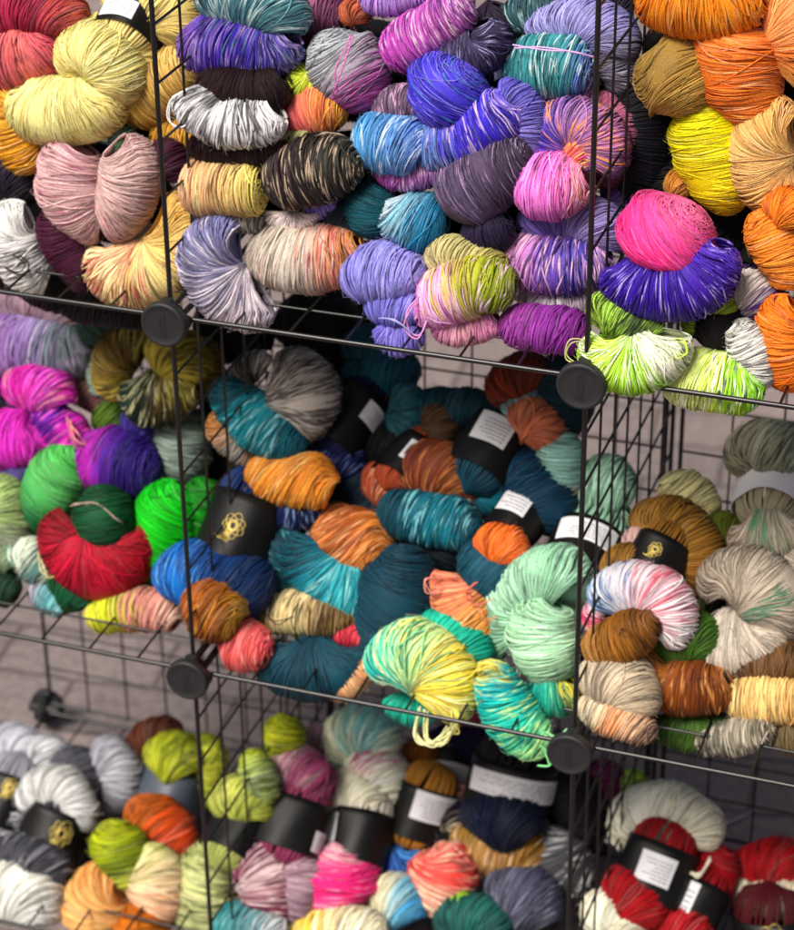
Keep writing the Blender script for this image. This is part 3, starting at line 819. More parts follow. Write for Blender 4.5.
S_('TR', 8, 'near black navy skein in the shadow right of the right hand post',
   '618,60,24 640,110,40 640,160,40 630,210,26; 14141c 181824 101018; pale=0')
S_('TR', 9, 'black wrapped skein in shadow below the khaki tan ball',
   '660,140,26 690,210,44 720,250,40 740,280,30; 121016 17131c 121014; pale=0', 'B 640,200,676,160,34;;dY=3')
# ---- middle left
S_('ML', 3.4, 'mauve to grey teal skein under the left part of the upper front rail',
   '-12,308,12 30,302,17 74,312,17 92,330,12; a08498 b094a0 9c8890; tw=1.4 w=2.5',
   '-26,338,28 4,344,32 40,346,32 70,350,28 94,350,14; 9070b8 a47cbc 9478b0 84909c 909ca0; w=2.9 p=91 fan=.35 sp=d0c0dc:.1')
S_('ML', 2, 'forest green skein with gold and black marbled rings below the left connector',
   '88,344,14 104,322,24 134,314,26 160,320,16; 304c40 385c4c 2c4438; w=2.6 dy=1',
   '196,338,14 206,366,18 200,402,14; 786030 8c7838 504828; w=2.8 dy=1.5',
   '122,400,12 112,376,17 122,350,20 150,334,14; c4b458 a89040 6c5428 b0a450; sp=2c2818:.14 w=2.8',
   '146,352,16 168,352,24 190,366,24 198,384,12; c4b44c c8b850 a8983c b0a048; sp=382c18:.14 w=2.8 tw=1.2',
   '122,384,14 142,396,26 170,396,26 196,384,12; 203c2c 243c30 4c4028 a89c48; sp=d8d4a8:.14 w=2.6 tw=1.5')
S_('ML', 4, 'pale sage skein end squeezed left of the gold marbled one',
   '98,346,8 98,368,13 102,396,9; 90a898 a0b4a4')
S_('ML', 4.6, 'grey green heathered skein behind the lower part of the left post',
   '182,404,20 180,426,27 182,456,28 180,484,16; 78887c 8c9c90 8c9a90 586860; w=2.8 sp=404c44:.14')
S_('ML', 2.8, 'neon magenta skein knotted like a bow at the left',
   '8,398,14 22,388,20 46,390,24 74,404,16; f02cbc e83cb8 f060cc e034b4; w=2.8 sp=6c2090:.14 sp=f8a8b0:.08 tw=.9',
   '36,404,12 52,420,20 72,440,22 90,456,12; 8c28a0 7028a8 d02cb0 f030b8; w=2.8 sp=f070c8:.14 sp=401878:.14',
   'L 76,414,22 86,424,28 94,432,26 100,440,22; e8a090; w=3.6', 'L 72,412,22 82,424,26 88,436,26 96,442,22; d08090; w=3.4')
S_('ML', 3, 'fuchsia skein cut by the left edge under the magenta bow',
   '-14,446,22 10,440,30 36,436,24 44,428,10; d428c0 e83cd0 f048d0 c838b0; w=2.5',
   '-10,474,14 10,478,16 34,468,10; 504484 5c5090; w=2.5')
S_('ML', 3, 'indigo skein with a magenta stripe in the middle left pile',
   '126,430,14 140,426,22 158,440,20; 5038a0 40308c 382878; dy=1.4',
   '74,452,14 90,456,27 112,462,34 140,466,34 162,466,20; 5c2ca4 c034b4 5a2ca0 2c186c 34207c; w=2.2 fan=.3')
S_('ML', 6, 'wine red and tan skein behind the magenta bow',
   '60,382,12 80,384,17 98,398,16 106,420,12; 8c2040 a08070 801c58')
S_('ML', 6, 'moss green skein peeping over the indigo one',
   '98,404,16 110,414,22 126,426,16; 6c8c34 587830')
S_('ML', 2.8, 'spring green skein shading to bottle green at the left',
   '76,448,14 66,464,27 54,488,30 44,510,26 34,530,12; 5cc060 64b868 54ac60 1c6c38 0c5028; w=2.2')
S_('ML', 2.2, 'crimson heart-shaped skein folded round a bottle green lobe',
   '92,486,14 99,502,27 107,526,29 112,550,18; 084828 0c5430 0a4c2c 0c5430; w=1.9 pale=.01 dy=-1.5',
   '60,508,16 66,534,28 86,556,38 112,560,39 132,546,27 140,524,16; 7c1020 a01830 b01c38 b81c3c b01830 941428; w=2 fan=.5 p=91 pale=.02 dy=-1',
   'L 80,498,24 88,490,28 106,492,28 124,506,24 132,522,18; c8b0a0; w=2.6')
S_('ML', 3.4, 'vivid emerald green skein behind the left post',
   '206,478,14 202,504,24 190,540,24 180,572,14; 0c7c18 0c8c1c 0a6c18; w=2.6 dy=1',
   '176,482,16 170,504,30 164,534,32 160,562,28 160,586,12; 18b028 10bc24 0cb41c 0ca41c 14a828; w=2.6 tw=1')
S_('ML', 2.6, 'pale lime and grey skein cut by the left edge',
   '-6,476,14 6,500,22 12,530,20 14,566,12; 98b070 a4bc7c 88907c 90a078')
S_('ML', 2.4, 'mint, cream and black ringed skein end low at the left',
   '16,566,12 26,556,18 42,566,20 60,578,12; 70b4a0 d4dcc8 50807c c8ccb0; sp=182028:.1 w=2.8',
   'L 44,546,22 52,556,26 58,562,26 62,570,22; e0d8a0; w=3')
S_('ML', 2.6, 'bottle green skein between the mint rings and the crimson heart',
   '52,590,12 64,584,20 82,594,22 96,606,12; 085030 0a5c38 0a5434; pale=.02')
S_('ML', 2.6, 'powder blue skein fold resting low on the left shelf',
   '30,592,10 44,594,15 62,604,14 72,612,8; a890a0 70b0b4 80b8b8')
S_('ML', 2.2, 'chartreuse and dusty pink skein lying on the shelf left of the lower connector',
   '86,616,10 102,614,17 126,610,21 152,610,21 174,614,18 184,618,9; d8cc68 d4dc40 ccd03c cc8c84 d49888 d8b0a0; w=3 tw=.3 fan=.25')
S_('ML', 3, 'dark green and sage skein in the lower left corner of its shelf',
   '-8,562,14 6,560,16 18,566,12; 90a484 889878', '-10,590,14 4,588,18 20,590,12; 1c3c28 244430')
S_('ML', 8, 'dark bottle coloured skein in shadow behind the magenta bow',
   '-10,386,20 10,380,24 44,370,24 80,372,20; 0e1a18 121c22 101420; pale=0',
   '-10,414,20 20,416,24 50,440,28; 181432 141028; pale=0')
S_('ML', 8, 'added blackish plum filler skein standing in for shade between the crimson heart and the emerald one',  # gap filler; its near-black tone is painted shade
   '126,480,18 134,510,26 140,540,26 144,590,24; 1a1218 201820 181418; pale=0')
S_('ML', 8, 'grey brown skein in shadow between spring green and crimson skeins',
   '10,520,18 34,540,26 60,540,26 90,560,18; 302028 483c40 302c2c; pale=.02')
# ---- centre
S_('MM', 2.6, 'silver and black skein bursting from a dark ring at the top of the centre pile',
   '248,400,8 240,384,11 250,368,12 272,360,9; 201c1c 8c8480 2c2826 d0c8c0; w=2.8',
   '276,354,16 292,372,32 304,396,36 306,420,26 298,438,12; 989088 d0c8be d4ccc2 c4bcb4 6c645e; w=2.4 p=-90 fan=.75 sp=101010:.42 tw=.3')
S_('MM', 2.6, 'petrol blue skein with a bright turquoise stretch under the silver one',
   '220,408,12 226,430,17 246,450,16 264,458,8; c4884c b0845c 8c8c88 a87850; w=2.6 dy=.8',
   '224,376,14 232,398,22 256,420,28 286,438,27 308,446,15; 0c4c5c 0e5866 2c98a4 1c7484 0c5464; p=150 sp=a8dce0:.14:.3:.8 w=2.4')
S_('MM', 3.4, 'amber orange skein with a navy underside, left in the centre pile',
   '248,494,12 270,504,18 300,512,18 322,508,10; 183470 1c2c5c 142450; sp=90a8c8:.12 w=2.5',
   '246,476,16 264,478,24 296,480,27 324,482,25 338,482,12; e08830 ec9440 f0a048 f09c44 e89038; w=2.8 tw=2.2 sp=f8d090:.08')
S_('MM', 4.4, 'ink blue skein in a black band with a white sticker near the pile top',
   'B 330,448,366,398,30;182050 101c40;dY=5 st=-72:-8:.52:.86 dy=-1.8',
   '306,438,14 326,452,25 350,466,23 362,476,12; 101848 182864 101c4c; sp=6880b0:.1 w=2.2 dy=-.6')
S_('MM', 4.6, 'rust red skein in a black band with a white sticker at the centre pile',
   'B 392,480,420,446,24;a85030 904028;dY=4 st=-75:25:.3:.8 dy=-2',
   '360,492,14 378,484,21 398,494,20 408,504,10; a44830 b85c3c a04428; w=2.3 sp=e0b090:.08')
S_('MM', 4, 'chestnut and petrol skein in a wide black band with a white sticker, right of centre',
   'B 474,478,504,430,34;0f4858 0c3c4c;dY=5 st=-15:50:.42:.95 dy=-2',
   '472,462,14 488,476,20 490,496,18 480,512,10; 18788c 1c8494 0c5060; w=2.6 dy=-.2',
   '394,490,14 414,474,25 448,474,28 472,486,20 480,500,10; 8c4820 702c18 74341c 94582c 683018; w=2.4 tw=1.6 sp=c88850:.1')
S_('MM', 3, 'dark petrol skein with turquoise flashes lying across the centre pile',
   '396,542,9 424,552,12 462,550,9; 806850 a08468 604c3c; w=2.8 dy=1',
   '378,512,16 400,514,25 436,520,27 464,526,24 482,528,13; 0a4856 0c5060 146878 188090 0c5464; sp=8cd4dc:.12:.3:.95 w=2.3')
S_('MM', 6, 'teal skein high at the back under the periwinkle one',
   '344,352,12 366,346,20 400,350,18 416,352,10; 145060 185c68 0c4854',
   '346,378,20 366,376,25 396,374,26 420,376,18; 145468 1c6478 104c60; w=3')
S_('MM', 5, 'blue green skein with an orange inner loop at the back of the centre pile',
   '374,382,8 380,398,12 382,418,9; c87c3c d08844 a8602c; w=2.6 dy=.4',
   '392,384,10 406,402,16 402,430,16 384,446,10; 285c68 306874 1c4c58; w=2.8')
S_('MM', 5, 'dark teal skein lying farthest back along the pile ridge',
   '402,414,16 430,410,20 470,408,20 500,412,14; 0c3c4a 104654 0c3844; w=3')
S_('MM', 4.6, 'umber brown skein end between the back teal skeins and the wide band',
   '426,402,12 440,420,20 446,446,16; 4c3424 5c4430 3c2c20')
S_('MM', 3, 'rust, steel blue and salmon skein at the back left of the right connector',
   '502,408,12 508,386,21 530,374,21 554,372,12; 702c18 88381c 7c3420 60281c; w=2.8',
   '504,412,10 522,402,13 546,396,9; 7ca4a4 88b0ac 6c9494; w=2.8',
   '512,424,14 526,418,22 542,428,22 542,452,14; d07c5c dc8c68 c87858 b06448; w=2.8')
S_('MM', 3.6, 'very dark teal skein behind the right round connector',
   '562,350,20 564,376,30 562,408,30 556,438,18; 083038 0a3844 082c38; pale=0 w=2.4')
S_('MM', 3.6, 'pale aqua skein at the right back of the centre pile',
   '556,430,14 560,454,24 562,484,22 570,506,12; 90bcb4 9cc8bc 88b0a8 a07050; w=2.8')
S_('MM', 4, 'plain petrol skein at the right of the wide banded one',
   '506,456,16 526,476,31 546,506,34 552,536,22; 0a3c54 0c4460 0a3c54 083448; pale=.02 w=2')
S_('MM', 3, 'neon orange skein in a small black band with a white sticker',
   'B 506,538,530,502,27;0c3c4c;dY=4 st=-5:65:.3:.95 dy=-1.6',
   '476,550,12 494,544,20 514,552,20 526,562,9; e87038 f07c38 e87034; w=2.3 dy=-2.4')
S_('MM', 2, 'smooth dark teal skein above the coral one',
   '460,552,14 472,558,28 496,574,34 520,590,28 532,604,12; 0c4858 0e5062 0c4a5a 0c4454; w=2 pale=.03')
S_('MM', .8, 'coral and apricot skein with curly cut ends hanging in the centre',
   '436,570,9 444,582,15 460,606,26 480,624,24 494,636,12; e88064 f09070 f09868 f0a85c e8a050; w=2.8 tw=.9',
   'L 442,574,14 432,570,20 434,582,22 444,584,18; f0a090; w=3.4',
   'L 470,590,22 478,580,30 482,590,30 490,594,28; e88870; w=3', 'L 480,598,20 490,596,28 492,606,28 500,610,24; f0a070; w=3',
   'L 476,586,22 474,578,28 480,574,26; e87868; w=3')
S_('MM', 2.4, 'copper and peach striped ball in the middle of the centre pile',
   '312,526,14 326,530,27 350,540,33 376,548,29 394,552,13; d07c44 d88c54 b86028 d48c48 c07830; w=2.6 tw=2.4 sp=f0b888:.12 sp=6c3010:.08')
S_('MM', 2.6, 'spruce teal skein with turquoise streaks under the copper ball',
   '300,528,14 284,552,24 278,586,24 288,618,12; 0c4452 0e4c5a 0a3c4c; sp=58b0b8:.05 w=2.3',
   '290,526,14 304,552,27 336,580,33 368,588,30 386,584,14; 0c4856 0e5262 1c8090 3cacb4 1c8090; sp=a0e0e0:.12:.45:1 w=2.3 tw=1')
S_('MM', 1.8, 'cream and brown banded skein between two dark teal folds',
   '262,616,10 276,614,19 304,612,23 336,616,21 358,618,11; e4c484 f0dca8 ecd4a0 6c5434 887040; sp=382818:.14 w=2.8 p=91 fan=.3',
   'L 306,590,24 302,604,30 308,620,30 302,634,24; 382818; w=3', 'L 264,602,18 284,606,28 302,606,30; 302010; w=2.6')
S_('MM', 1.8, 'dark teal heart-shaped skein with peach and red ends on the front rail',
   '334,634,9 350,634,13 368,638,9; c83c50 d04858; w=2.4 dy=.4',
   '322,690,9 344,684,15 366,668,13 374,658,8; ecb080 f0b888 e0a070; w=2.6 dy=-1.6',
   '268,636,14 276,656,25 304,668,29 336,666,28 360,652,22 368,640,10; 0c4452 0c4858 0a4050 0c4858 0a4454; w=2.2 fan=.8 pale=.02 dy=-.6')
S_('MM', 2.2, 'large plain deep teal skein at the heart of the centre pile',
   '396,544,18 400,566,34 398,604,41 392,640,36 388,672,16; 083c4c 0a4252 0a3e4e 083a4a; w=1.9 pale=.01 tw=.8')
S_('MM', 3.4, 'royal blue skein in a black band bearing a gold yarn emblem',
   'B 226,574,254,500,40;0c3060;dY=5 em=14:.52:.0125 dy=-.8',
   '168,596,16 180,580,30 212,576,36 244,592,38 264,612,20; 0c4c98 1c70bc 0c4480 0c3460 0c2c54; w=2.2 p=91 fan=.3 sp=68b0e0:.05:0:.5 dy=-.8')
S_('MM', .2, 'bronze brown ball hanging in front of the lower left connector rail',
   '184,606,14 194,606,25 216,610,32 238,614,26 246,616,12; 8c5420 a05c24 a86428 98601c 90701c; w=3 tw=1.8 sp=d09850:.1')
S_('MM', .9, 'coral pink ball resting right of the bronze one',
   '220,642,12 230,642,23 250,646,26 272,646,14; e06068 ec6c6c f07470 d85860; w=2.8 sp=f8a8a0:.1')
S_('MM', 0.8, 'aqua and lemon skein curling over the lower front rail with loose loops',
   '416,626,12 444,632,24 470,654,24 480,680,14; 20a890 2cb89c 24a890 188878; w=2.8 dy=.8',
   '384,700,10 412,710,15 440,706,12; 28ac94 30b49c; w=2.8 dy=.6',
   '380,682,14 390,664,25 416,656,32 440,670,30 450,698,26 448,722,14; 18b4b0 30c4b4 a8dca0 ecd460 f0d850 ece8a8; w=3 fan=.85 stray=.16 sp=f4ecb0:.12 dy=-1.4',
   'L 424,700,22 424,718,28 440,728,30 456,718,26; f0ecb8; w=3.2 n=6', 'L 432,704,22 436,722,28 450,726,30 464,712,26 466,698,20; f0ecb0; w=3.2 n=6',
   'L 456,690,26 466,700,28 464,716,26 452,728,22; f4e480; w=3 n=5')
S_('MM', 2, 'mint green skein beside the right post with a second ball in front of it',
   'B 574,584,590,540,40;a0c8b0;dY=5 st=-38:52:.45:.9 dy=1.2',
   '500,660,10 498,636,18 510,602,22 546,578,28 592,574,26; a0ccac a8d8b8 b4dcc0 9cccac a0ccb0; w=2.6 sp=406858:.04',
   '536,676,8 552,684,10 580,680,10; 98b8a0 a0c0a8; w=2.8',
   '540,596,16 540,616,31 546,646,34 554,672,26 558,684,12; a8d4b0 b4e0bc b8e0bc acd4b0 a0c8a8; w=2.3 tw=.4 dy=-1.8',
   'L 520,664,18 524,678,24 534,684,24 540,674,20; a8c8b0; w=3.2', 'L 536,672,18 542,684,24 554,688,24; a0c0a8; w=3.2')
S_('MM', 0.6, 'turquoise skein with yellow ends hanging lowest over the front rail',
   '528,686,12 548,692,22 566,690,22 576,684,12; 0c9488 10a494 40a888 d8c040; w=2.8 dy=.8',
   '480,662,10 490,670,17 500,694,25 516,722,26 536,742,22 550,752,10; f0d858 18a4a8 20b4ac 30bca8 70d8a0 b8e8a0; w=3 sp=d0f0a0:.12 stray=.14 dy=-1.4',
   'L 478,668,18 482,658,24 496,656,24 504,666,20; f0dc70; w=3.8',
   'L 536,726,18 556,722,22 566,736,24 558,748,24 548,742,22; a8f0b0; w=3.8', 'L 530,736,20 548,734,24 556,750,26 544,758,24; 98f0a8; w=3.8',
   'L 540,722,16 562,724,22 574,716,22 570,730,22 558,736,20; b0f4b8; w=3.6')
S_('MM', 3, 'pale mint skein seen through the side wires right of the post',
   '570,472,16 586,482,27 610,486,30 636,492,22; 98c8a8 a8d4b8 b4dcc4 a0c8b0; w=2.8',
   '580,512,14 604,520,20 632,516,14; 90bca0 a0c8b0')
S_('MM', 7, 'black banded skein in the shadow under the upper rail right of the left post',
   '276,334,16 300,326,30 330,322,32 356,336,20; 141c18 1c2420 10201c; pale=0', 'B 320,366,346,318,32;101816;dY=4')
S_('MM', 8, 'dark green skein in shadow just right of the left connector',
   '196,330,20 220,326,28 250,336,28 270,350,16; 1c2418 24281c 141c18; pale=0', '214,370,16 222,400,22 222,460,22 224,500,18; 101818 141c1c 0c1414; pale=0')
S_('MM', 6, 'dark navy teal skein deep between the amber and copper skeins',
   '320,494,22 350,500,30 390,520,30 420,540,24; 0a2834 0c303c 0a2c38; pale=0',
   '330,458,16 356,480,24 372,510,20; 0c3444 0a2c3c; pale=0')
S_('MM', 6, 'added black teal filler skein standing in for shade at the lower right of the centre pile',  # added filler; shade of the lower pile given as yarn colour
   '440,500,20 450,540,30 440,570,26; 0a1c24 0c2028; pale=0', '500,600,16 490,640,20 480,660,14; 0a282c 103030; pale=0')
S_('MM', 6, 'added near black filler skein standing in for shade behind the banded skeins near the pile top',  # filler added in black tones to paint the shade under the pile top
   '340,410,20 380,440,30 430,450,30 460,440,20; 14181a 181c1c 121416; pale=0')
S_('MM', 5.5, 'added blackish navy filler skein standing in for shade between royal blue and spruce teal skeins',  # filler for the gaps, shade put into its dark colour
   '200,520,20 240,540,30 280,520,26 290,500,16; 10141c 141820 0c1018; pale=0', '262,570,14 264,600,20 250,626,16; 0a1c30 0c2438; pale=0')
# ---- middle right
S_('MR', 5, 'pale straw skein standing at the back of the right hand shelf',
   '664,476,12 674,486,22 694,504,26 714,526,15; c8c090 d4cc98 d8d09c c8b888; w=2.8')
S_('MR', 4, 'ochre brown skein arching at the back of the right hand shelf',
   '634,534,14 652,524,24 678,534,28 694,562,28 698,596,16; 8c6420 98702c a07834 946828 7c5420; w=2.8')
S_('MR', 4.4, 'olive green skein behind the beige spiral one',
   '706,554,14 716,540,22 732,532,22 748,530,14; 545c18 687420 606c1c; w=2.8')
S_('MR', 3, 'taupe skein in a large white paper label at the right edge, highest there',
   'B 768,512,774,478,36;a09880;dY=4 mat=w dy=-1.8',
   '742,476,12 744,452,20 764,446,26 806,452,24; 8c8870 a8a48c a4a890 98a894; w=3 tw=1.6 sp=404838:.08 p=180 fan=.2')
S_('MR', 3, 'oatmeal skein with a green smudge right of the olive one',
   '732,526,16 744,534,25 764,536,28 790,530,26 806,522,14; ac9c8c b4a898 a4a08c bcb0a0; sp=3c9068:.35:.3:.6 w=2.5',
   '806,540,22 796,580,34 790,620,34 796,650,18; b4a898 c0b4a4 bcb0a0; w=2.4')
S_('MR', 1.6, 'large oatmeal skein coiled like a snail shell at the right',
   '710,604,12 722,580,25 752,580,34 776,606,33 784,644,14; 988c80 a89c8c b8ac9c b4a898 a89c90; w=2.2 p=-75 fan=.8 sp=2c8060:.6:.58:.7 tw=.3 fl=.06',
   '694,638,16 710,642,31 738,644,35 766,636,28 782,614,12; d0c8b8 ccc2b4 c4baac bcb0a2 b4a898; w=2.2 p=91 fan=.8 tw=.3 fl=.06')
S_('MR', 2, 'white skein blushed pink and blue with an ochre knot in front',
   '606,580,12 622,566,18 646,566,16 660,576,9; 8c6424 9c7434 8c6428; w=2.6 dy=1.2',
   '594,632,9 594,614,11 600,602,10; e0b8b0 d04870 dce0e8; w=2.6',
   '594,608,12 612,594,21 640,590,25 664,604,26 674,630,20 668,648,10; 6c90c4 d4dce8 ecdce0 e8a8b4 e8e4e4 dcd4cc; sp=4470b0:.14:0:.4 sp=d86880:.14:.4:.8 w=2.6 fan=.7',
   '590,662,10 602,650,22 626,638,25 646,622,18 652,612,8; b4803c b07c34 a06c28 8c5c20 7c5020; w=2.9 tw=1 dy=-3',
   'L 628,618,40 632,608,46 646,608,46 654,620,42 652,634,36; 6c4818; w=3.4')
S_('MR', 3.2, 'skein with a blush top in a black band with a faint gold mark',
   '624,550,10 640,542,14 664,546,10; d8b4b0 e0c4bc; w=2.6',
   'B 646,580,664,544,29;8c6428;dY=3 em=10:.5:.007 dy=-2.6')
S_('MR', 2, 'olive green skein folded above and below the copper one',
   '654,664,12 672,644,21 700,640,25 724,656,14; 3c5c1c 4c7024 486c24 345018; w=2.5',
   '646,716,10 668,728,16 700,732,18 738,724,10; 2c4814 3c5c1c 4c6c28 304c18; w=2.6 tw=1.4')
S_('MR', .5, 'copper brown skein bent round above the lower right rail',
   '654,646,13 650,668,22 668,684,27 700,688,28 736,688,17; b4763c a4682c 8c4c18 70380c 8c5420; w=2.4 fan=.35 p=80 sp=d8a060:.08')
S_('MR', 1.4, 'oat and tangerine striped skein right of the lower right post',
   '578,682,16 600,680,27 628,688,28 654,716,18; bcac94 c8baa4 c4b49c a89880; w=2.6 tw=1.4',
   '578,706,12 596,710,19 622,720,20 646,732,14 656,738,7; d8ccb0 e8d4b4 e0a474 d4b090 584440; w=2.9 dy=-1')
S_('MR', 1.4, 'honey cream skein lying across the right end of the lower right rail',
   '728,682,10 752,668,16 806,660,20; 4c3420 785838 6c4c2c; w=2.6',
   '726,696,14 740,698,24 768,698,27 808,698,26; e4b874 ecc888 e8c080 dcb070; w=3 cap=.6 tw=.3')
S_('MR', 1, 'taupe striped skein hanging under the olive and honey ones',
   '696,744,10 714,742,15 742,736,18 776,728,12; 5c5648 7c7668 a09888 686050; w=2.9 sp=c8c0b0:.12',
   '772,742,10 790,738,18 806,736,12; 6c5c40 786848; w=2.9 dy=.6')
S_('MR', 4, 'small olive and black skein end left of the snail shell skein',
   '686,612,8 698,602,14 720,600,10; 4c4c34 60603c; sp=141410:.2')
S_('MR', 7, 'added nearly black brown filler skein standing in for shade behind the white and copper skeins',  # added filler lobes, painted dark in place of gap shade
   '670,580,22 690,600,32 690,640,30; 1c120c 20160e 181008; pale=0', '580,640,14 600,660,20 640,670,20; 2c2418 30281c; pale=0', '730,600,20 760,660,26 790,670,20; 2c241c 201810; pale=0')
# ---- bottom left
S_('BL', 3, 'light silver skein at the left edge of the bottom row, farthest back',
   '-14,762,20 4,752,24 26,752,22 40,766,12; b4b4bc bcbcc4 c4c4cc')
S_('BL', 3, 'charcoal skein with silver ends at the back of the bottom left cube',
   '28,752,14 46,758,22 58,782,18; c4c4c8 d0d0d4 a8a8ac',
   '92,744,14 110,760,22 116,786,22 104,816,12; a4a4ac b4b4bc acacb4 9c9ca4',
   '56,752,14 70,768,30 82,792,30 88,822,14; 606068 54545c 5c5c64 4c4c54; dy=-1')
S_('BL', 2, 'silver skein in a black band with gold print, cut by the left edge',
   'B -4,826,14,776,30;9c9ca4;dY=4 em=0:.72:.010',
   '-12,826,20 4,820,22 14,840,14; a8a8b0 c0c0c8')
S_('BL', 1, 'charcoal and off white skein in a black band with a gold yarn emblem',
   '26,812,9 36,794,17 60,790,20 80,810,17 86,832,8; c0c0c0 d0d0d0 ccccc8 c4c4c4 b4b4b4; fan=.5',
   'B 42,864,64,810,35;30303a;dY=4 em=-10:.6:.014 dy=-.9',
   '-8,868,20 14,860,24 44,868,28 68,886,18; 484850 54545c 44444c 3c3c44; sp=9898a0:.1 dy=-2.4',
   '-14,912,26 6,896,32 34,904,32 54,926,20; dcdcd4 e0e0d8 d8d8d0 ccccc8; dy=-4 fl=.03')
S_('BL', 3, 'brown and yellow green skein in a slate band at the back of the bottom row',
   '138,792,10 136,766,14 150,742,18 182,730,14; 542c18 68381c 603018 4c2414; dy=1',
   '196,736,10 208,756,18 208,784,14 200,806,8; a0a830 b8bc48 a0a840; dy=.6',
   '150,764,16 162,758,23 184,762,25 200,772,14; 98a020 b8c038 bcc43c a8ac38; sp=50601c:.1',
   'B 160,822,176,776,33;606c30;mat=s dY=4 dy=-1.2')
S_('BL', 1.4, 'burnt orange skein above the lime and peach one',
   '130,824,14 146,818,24 168,834,28 186,862,16; a85c1c ac5c1c c44c14 b84010; p=90 fan=.5')
S_('BL', -.4, 'skein of peach, lime and blush petals in the front of the bottom row',
   '112,820,14 116,840,26 126,862,28 136,888,18; 98a01c a0ac24 687818 b8bc50; dy=.4',
   '140,846,14 154,868,26 160,896,27 158,926,18; c4cc60 dccca0 e8b898 dc9c70; dy=.2',
   '118,872,14 100,890,28 98,920,30 104,948,18; dc9854 e8b070 e8b474 dca060; dy=-.6',
   '140,900,14 142,924,27 140,950,22; ac6018 b86c20 a85c18; dy=-.9')
S_('BL', 0.8, 'pale sage skein with olive stripes beside the lower left post',
   '204,842,14 206,866,28 204,900,32 204,946,24; a8b070 c0c488 b8bc88 a0ac78; sp=4c5834:.2 sp=d8d8a8:.1')
# ---- bottom middle
S_('BM', 2.6, 'small lime skein end standing farthest back in the bottom middle cube',
   '284,714,12 284,730,20 286,750,18 290,764,10; a4ac24 b4b834 a0a428; sp=60681c:.14')
S_('BM', 2, 'lime and sage skein behind the mauve banded one',
   '246,752,11 254,764,16 262,782,17 270,804,11; a8b430 a8b868 94a478 a0ac60; sp=5c6828:.1')
S_('BM', 1.6, 'pale lime skein in a black band right of the lower left post',
   '218,816,12 232,800,20 254,806,20 268,822,10; a8b048 c0c468 b4bc5c a0a848; sp=68702c:.12',
   'B 226,856,248,818,30;a0a860;dY=4 dy=-.4 st=-70:-36:.1:.45')
S_('BM', 2.6, 'dusky mauve skein at the back of the bottom middle cube',
   '310,790,12 304,766,16 316,746,18 338,738,14; 9c8088 a88c94 a48890 907480',
   '320,776,10 332,786,16 340,806,10; d0b0a0 d8bcac')
S_('BM', .2, 'blush and raspberry skein in a black band, mauve lobe hanging in front',
   '270,794,14 286,776,26 308,780,28 328,802,16; d0b4b4 d4b8b8 98486c 904060; p=90 fan=.4 dy=1.2',
   'B 282,850,298,800,36;904060;dY=4 dy=-.9 st=-80:-45:.1:.5',
   '262,838,10 280,832,16 300,840,15 310,856,8; e0ccc8 8c3850 e0c8c4 8c3c58; dy=-.6',
   '296,852,14 300,872,24 296,900,22 290,922,12; a8848f b094a0 a48898 987888; dy=-1.4',
   '236,872,12 244,856,24 262,872,26 274,900,24 282,924,12; 7c3450 8c4464 e4c8c8 843c58 7c3450; sp=ecd4d4:.12 dy=-1.8 fan=.4')
S_('BM', .8, 'pastel cream, aqua and magenta skein at the back of the bottom middle cube',
   '396,780,14 402,808,22 396,838,20 388,860,10; e0d0b8 50307c dcd4c0 289094; sp=402060:.1 dy=.6',
   '338,768,14 346,744,24 372,734,26 396,752,18; b8dcd0 f0ecc8 80c8c8 e8e8c8; dy=.4',
   '346,768,14 360,770,32 380,790,34 394,816,18; f0ecd0 ead8d0 e8f0d0 f0e8c8; sp=c03484:.25:.1:.5 dy=-.4')
S_('BM', -.2, 'hot pink skein in a black band with a white sticker in the bottom row',
   '332,820,12 342,800,24 364,802,24 376,822,14; e4d8c8 e8e0cc e0dcc4 d8ccbc; dy=1.2',
   'B 352,864,362,814,35;e0d8c8;dY=4 dy=-.6 st=40:80:.3:.85',
   '336,842,22 336,862,40 337,886,42 340,916,28; ecc8c8 ec4088 e83480 e45090 ecd8b0; fan=.15 tw=.25 sp=f8a0c0:.1 dy=-2.2')
S_('BM', 0, 'cream skein with a yellow fleck along the bottom edge under the hot pink one',
   '290,940,14 314,932,20 350,930,24 386,936,18; e8dcb0 ecc840 ece4c8 e8e0c0; dy=-.8')
S_('BM', 0.6, 'teal skein with a white tint at the bottom edge under the raspberry one',
   '216,922,18 236,926,24 266,930,20 286,938,12; 2c9494 68a0a4 c0c0c4')
S_('BM', 0.4, 'cream, sky blue and rust pastel ball in the bottom row',
   '372,904,14 386,900,25 406,906,26 424,918,14; e4d4a8 dcd8bc 70b0c8 4890bc; ')
S_('BM', 0.4, 'peach skein striped red in the front of the bottom row',
   '442,842,14 446,856,28 442,884,32 432,914,22; e8a898 e04c48 f0b8a0 eeb8a4; sp=d83838:.16:.1:.4 sp=f4d8b8:.12')
S_('BM', 2, 'purple black and cream marbled skein behind the peach striped one',
   '424,846,12 432,824,20 452,820,20 466,836,12; 20142c e0d4b8 1c1428 281838; sp=e4d8b8:.14')
S_('BM', 2.4, 'ochre skein in a band with a white label left of the marbled one',
   'B 414,836,430,786,30;b07c34;dY=3 mat=k dy=-1 st=-80:20:.4:.95',
   '404,842,12 412,824,18 428,816,14; b08038 b88840 a87830; dy=-.4')
S_('BM', 1.6, 'royal blue skein in the shadow between the pastel ball and the peach skein',
   '378,868,14 394,868,20 410,862,18 418,850,10; 1c3c90 103080 5090d0; pale=.03')
S_('BM', 2.2, 'blush skein with black streaks beside the navy one',
   '446,782,12 452,796,20 456,816,18; dc9c90 e0a498 c88880; sp=181018:.3')
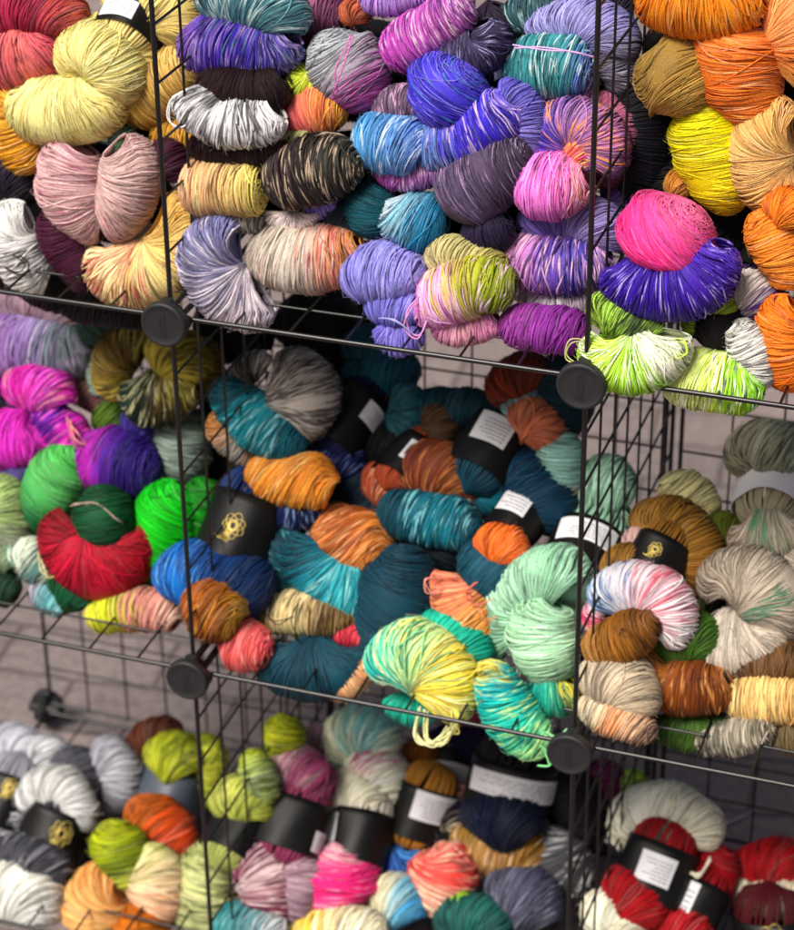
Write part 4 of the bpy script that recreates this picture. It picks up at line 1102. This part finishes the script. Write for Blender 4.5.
S_('BM', 3, 'ginger skein end at the back of the bottom middle cube',
   '408,774,10 420,756,17 440,752,14; a0601c b07020 905818',
   'B 444,800,452,752,22;887030;dY=4 dy=-.6 st=-70:70:.3:.7')
S_('BM', 3, 'ink purple skein hanging at the back under the aqua and lemon one',
   '428,752,12 448,744,18 480,746,20 506,744,12; 14143c 201c4c 20123c 301440; pale=0',
   '448,716,9 470,714,13 494,706,9; b05060 c06070; dy=.5')
S_('BM', -.4, 'navy and bronze skein under a white label, tallest in the bottom row',
   'B 504,818,516,762,42;201c20;dY=3 dy=.4 st=-80:60:.45:.85',
   '474,794,10 488,784,16 508,784,16 522,792,8; b08c58 a87434 e8d4b8 805020; dy=.4',
   '456,852,12 472,842,22 500,850,28 532,854,24 550,862,12; c0a068 a07c38 b48c5c 9c7430 7c5c28; sp=e8c8a0:.1 dy=-.3 w=2.8',
   '464,824,14 482,816,25 512,820,31 544,832,22; 0c1c34 101c3c 0c1830 141c34; dy=-1.2 pale=.02')
S_('BM', 1.2, 'slate violet skein right of the peach striped one',
   '488,896,22 506,894,32 534,902,34 562,920,20; 5c5c70 545468 4c4c60 40404c; sp=8c8ca0:.08')
S_('BM', 1.2, 'grey and white streaked skein beside the lower right post',
   '540,820,12 548,842,25 564,868,30 592,892,22; 3c3c40 64646a 48484c 302c30; sp=d0d0d0:.14')
S_('BM', 0, 'bottle teal skein at the bottom edge below the peach one',
   '436,926,16 462,918,22 494,924,22 512,936,12; 1c5854 246860 1c504c', '446,906,8 458,902,11 470,898,8; 80b030 98c038; dy=.4')
S_('BM', 2.6, 'added black filler skein standing in for shade behind the slate violet one',  # added filler; its black colour does the shading of the gaps
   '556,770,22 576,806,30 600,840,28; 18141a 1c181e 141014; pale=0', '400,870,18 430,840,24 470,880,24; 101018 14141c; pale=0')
S_('BM', 2.4, 'wine purple skein seen through the side wires in the bottom row',
   '598,760,16 604,786,22 600,820,18; 602048 6c2850 4c1c3c', 'B 588,846,606,806,20;302030;dY=4 dy=-1.6 st=-60:60:.15:.75')
S_('BM', 2.4, 'small yellow green ball behind the side wires in the bottom row',
   '626,770,12 630,782,17 636,804,12; a0c050 acc858 98b848',
   '612,806,12 618,822,16 624,846,12; 44587c 506890 404c70; dy=.5')
# ---- bottom right
S_('BR', 2.4, 'cream and scarlet skein arching over its black band with white sticker',
   '724,846,14 714,870,26 700,892,28 690,916,16; a00c20 b01024 a80c20 980c1c; dy=.6 w=2.4',
   '690,862,14 694,880,20 690,900,14; b01024 a00c20; dy=.4',
   '622,850,12 634,824,24 664,814,27 698,828,24 712,852,12; ece4cc f2ecd4 f4eed8 f0e8d0 e8dcc4; fan=.4 w=2.4 dy=.6 fl=.03',
   'L 676,842,14 686,852,16 694,862,16 704,864,14 710,858,12; f0e8d0; w=4 n=3',
   'B 644,900,664,846,36;980c20;dY=4 dy=-2.6 st=-30:28:.28:.8',
   '604,892,14 620,890,28 642,906,30 658,930,20; a40c20 b00c24 a80c20 980818; dy=-3 w=2.4 fl=.03',
   '590,930,16 604,918,26 624,930,24 636,950,14; ece4cc f0ead0 e4dcc4; dy=-3.4 fl=.03')
S_('BR', 0.6, 'scarlet skein in a glossy black band with a white sticker at the bottom edge',
   'B 680,932,702,884,30;980c20;dY=4 dy=-.4 st=0:56:.05:.9',
   '654,936,14 672,928,24 692,936,24 706,950,12; a00c20 ac0c24 980818; dy=-1')
S_('BR', 1, 'cream and red skein in the bottom right corner with a gold emblem band',
   '734,876,12 752,868,22 780,866,26 808,876,22; b01820 b41424 a80c1c a80c1c; dy=1 w=2.4',
   '736,900,12 752,894,20 780,894,24 808,900,20; dcd4b4 e8e0c4 e8dcc0 e0d8b8; w=2.8 dy=.4',
   'B 772,972,770,912,38;501018;dY=2 em=-2:.72:.016 dy=-.6')
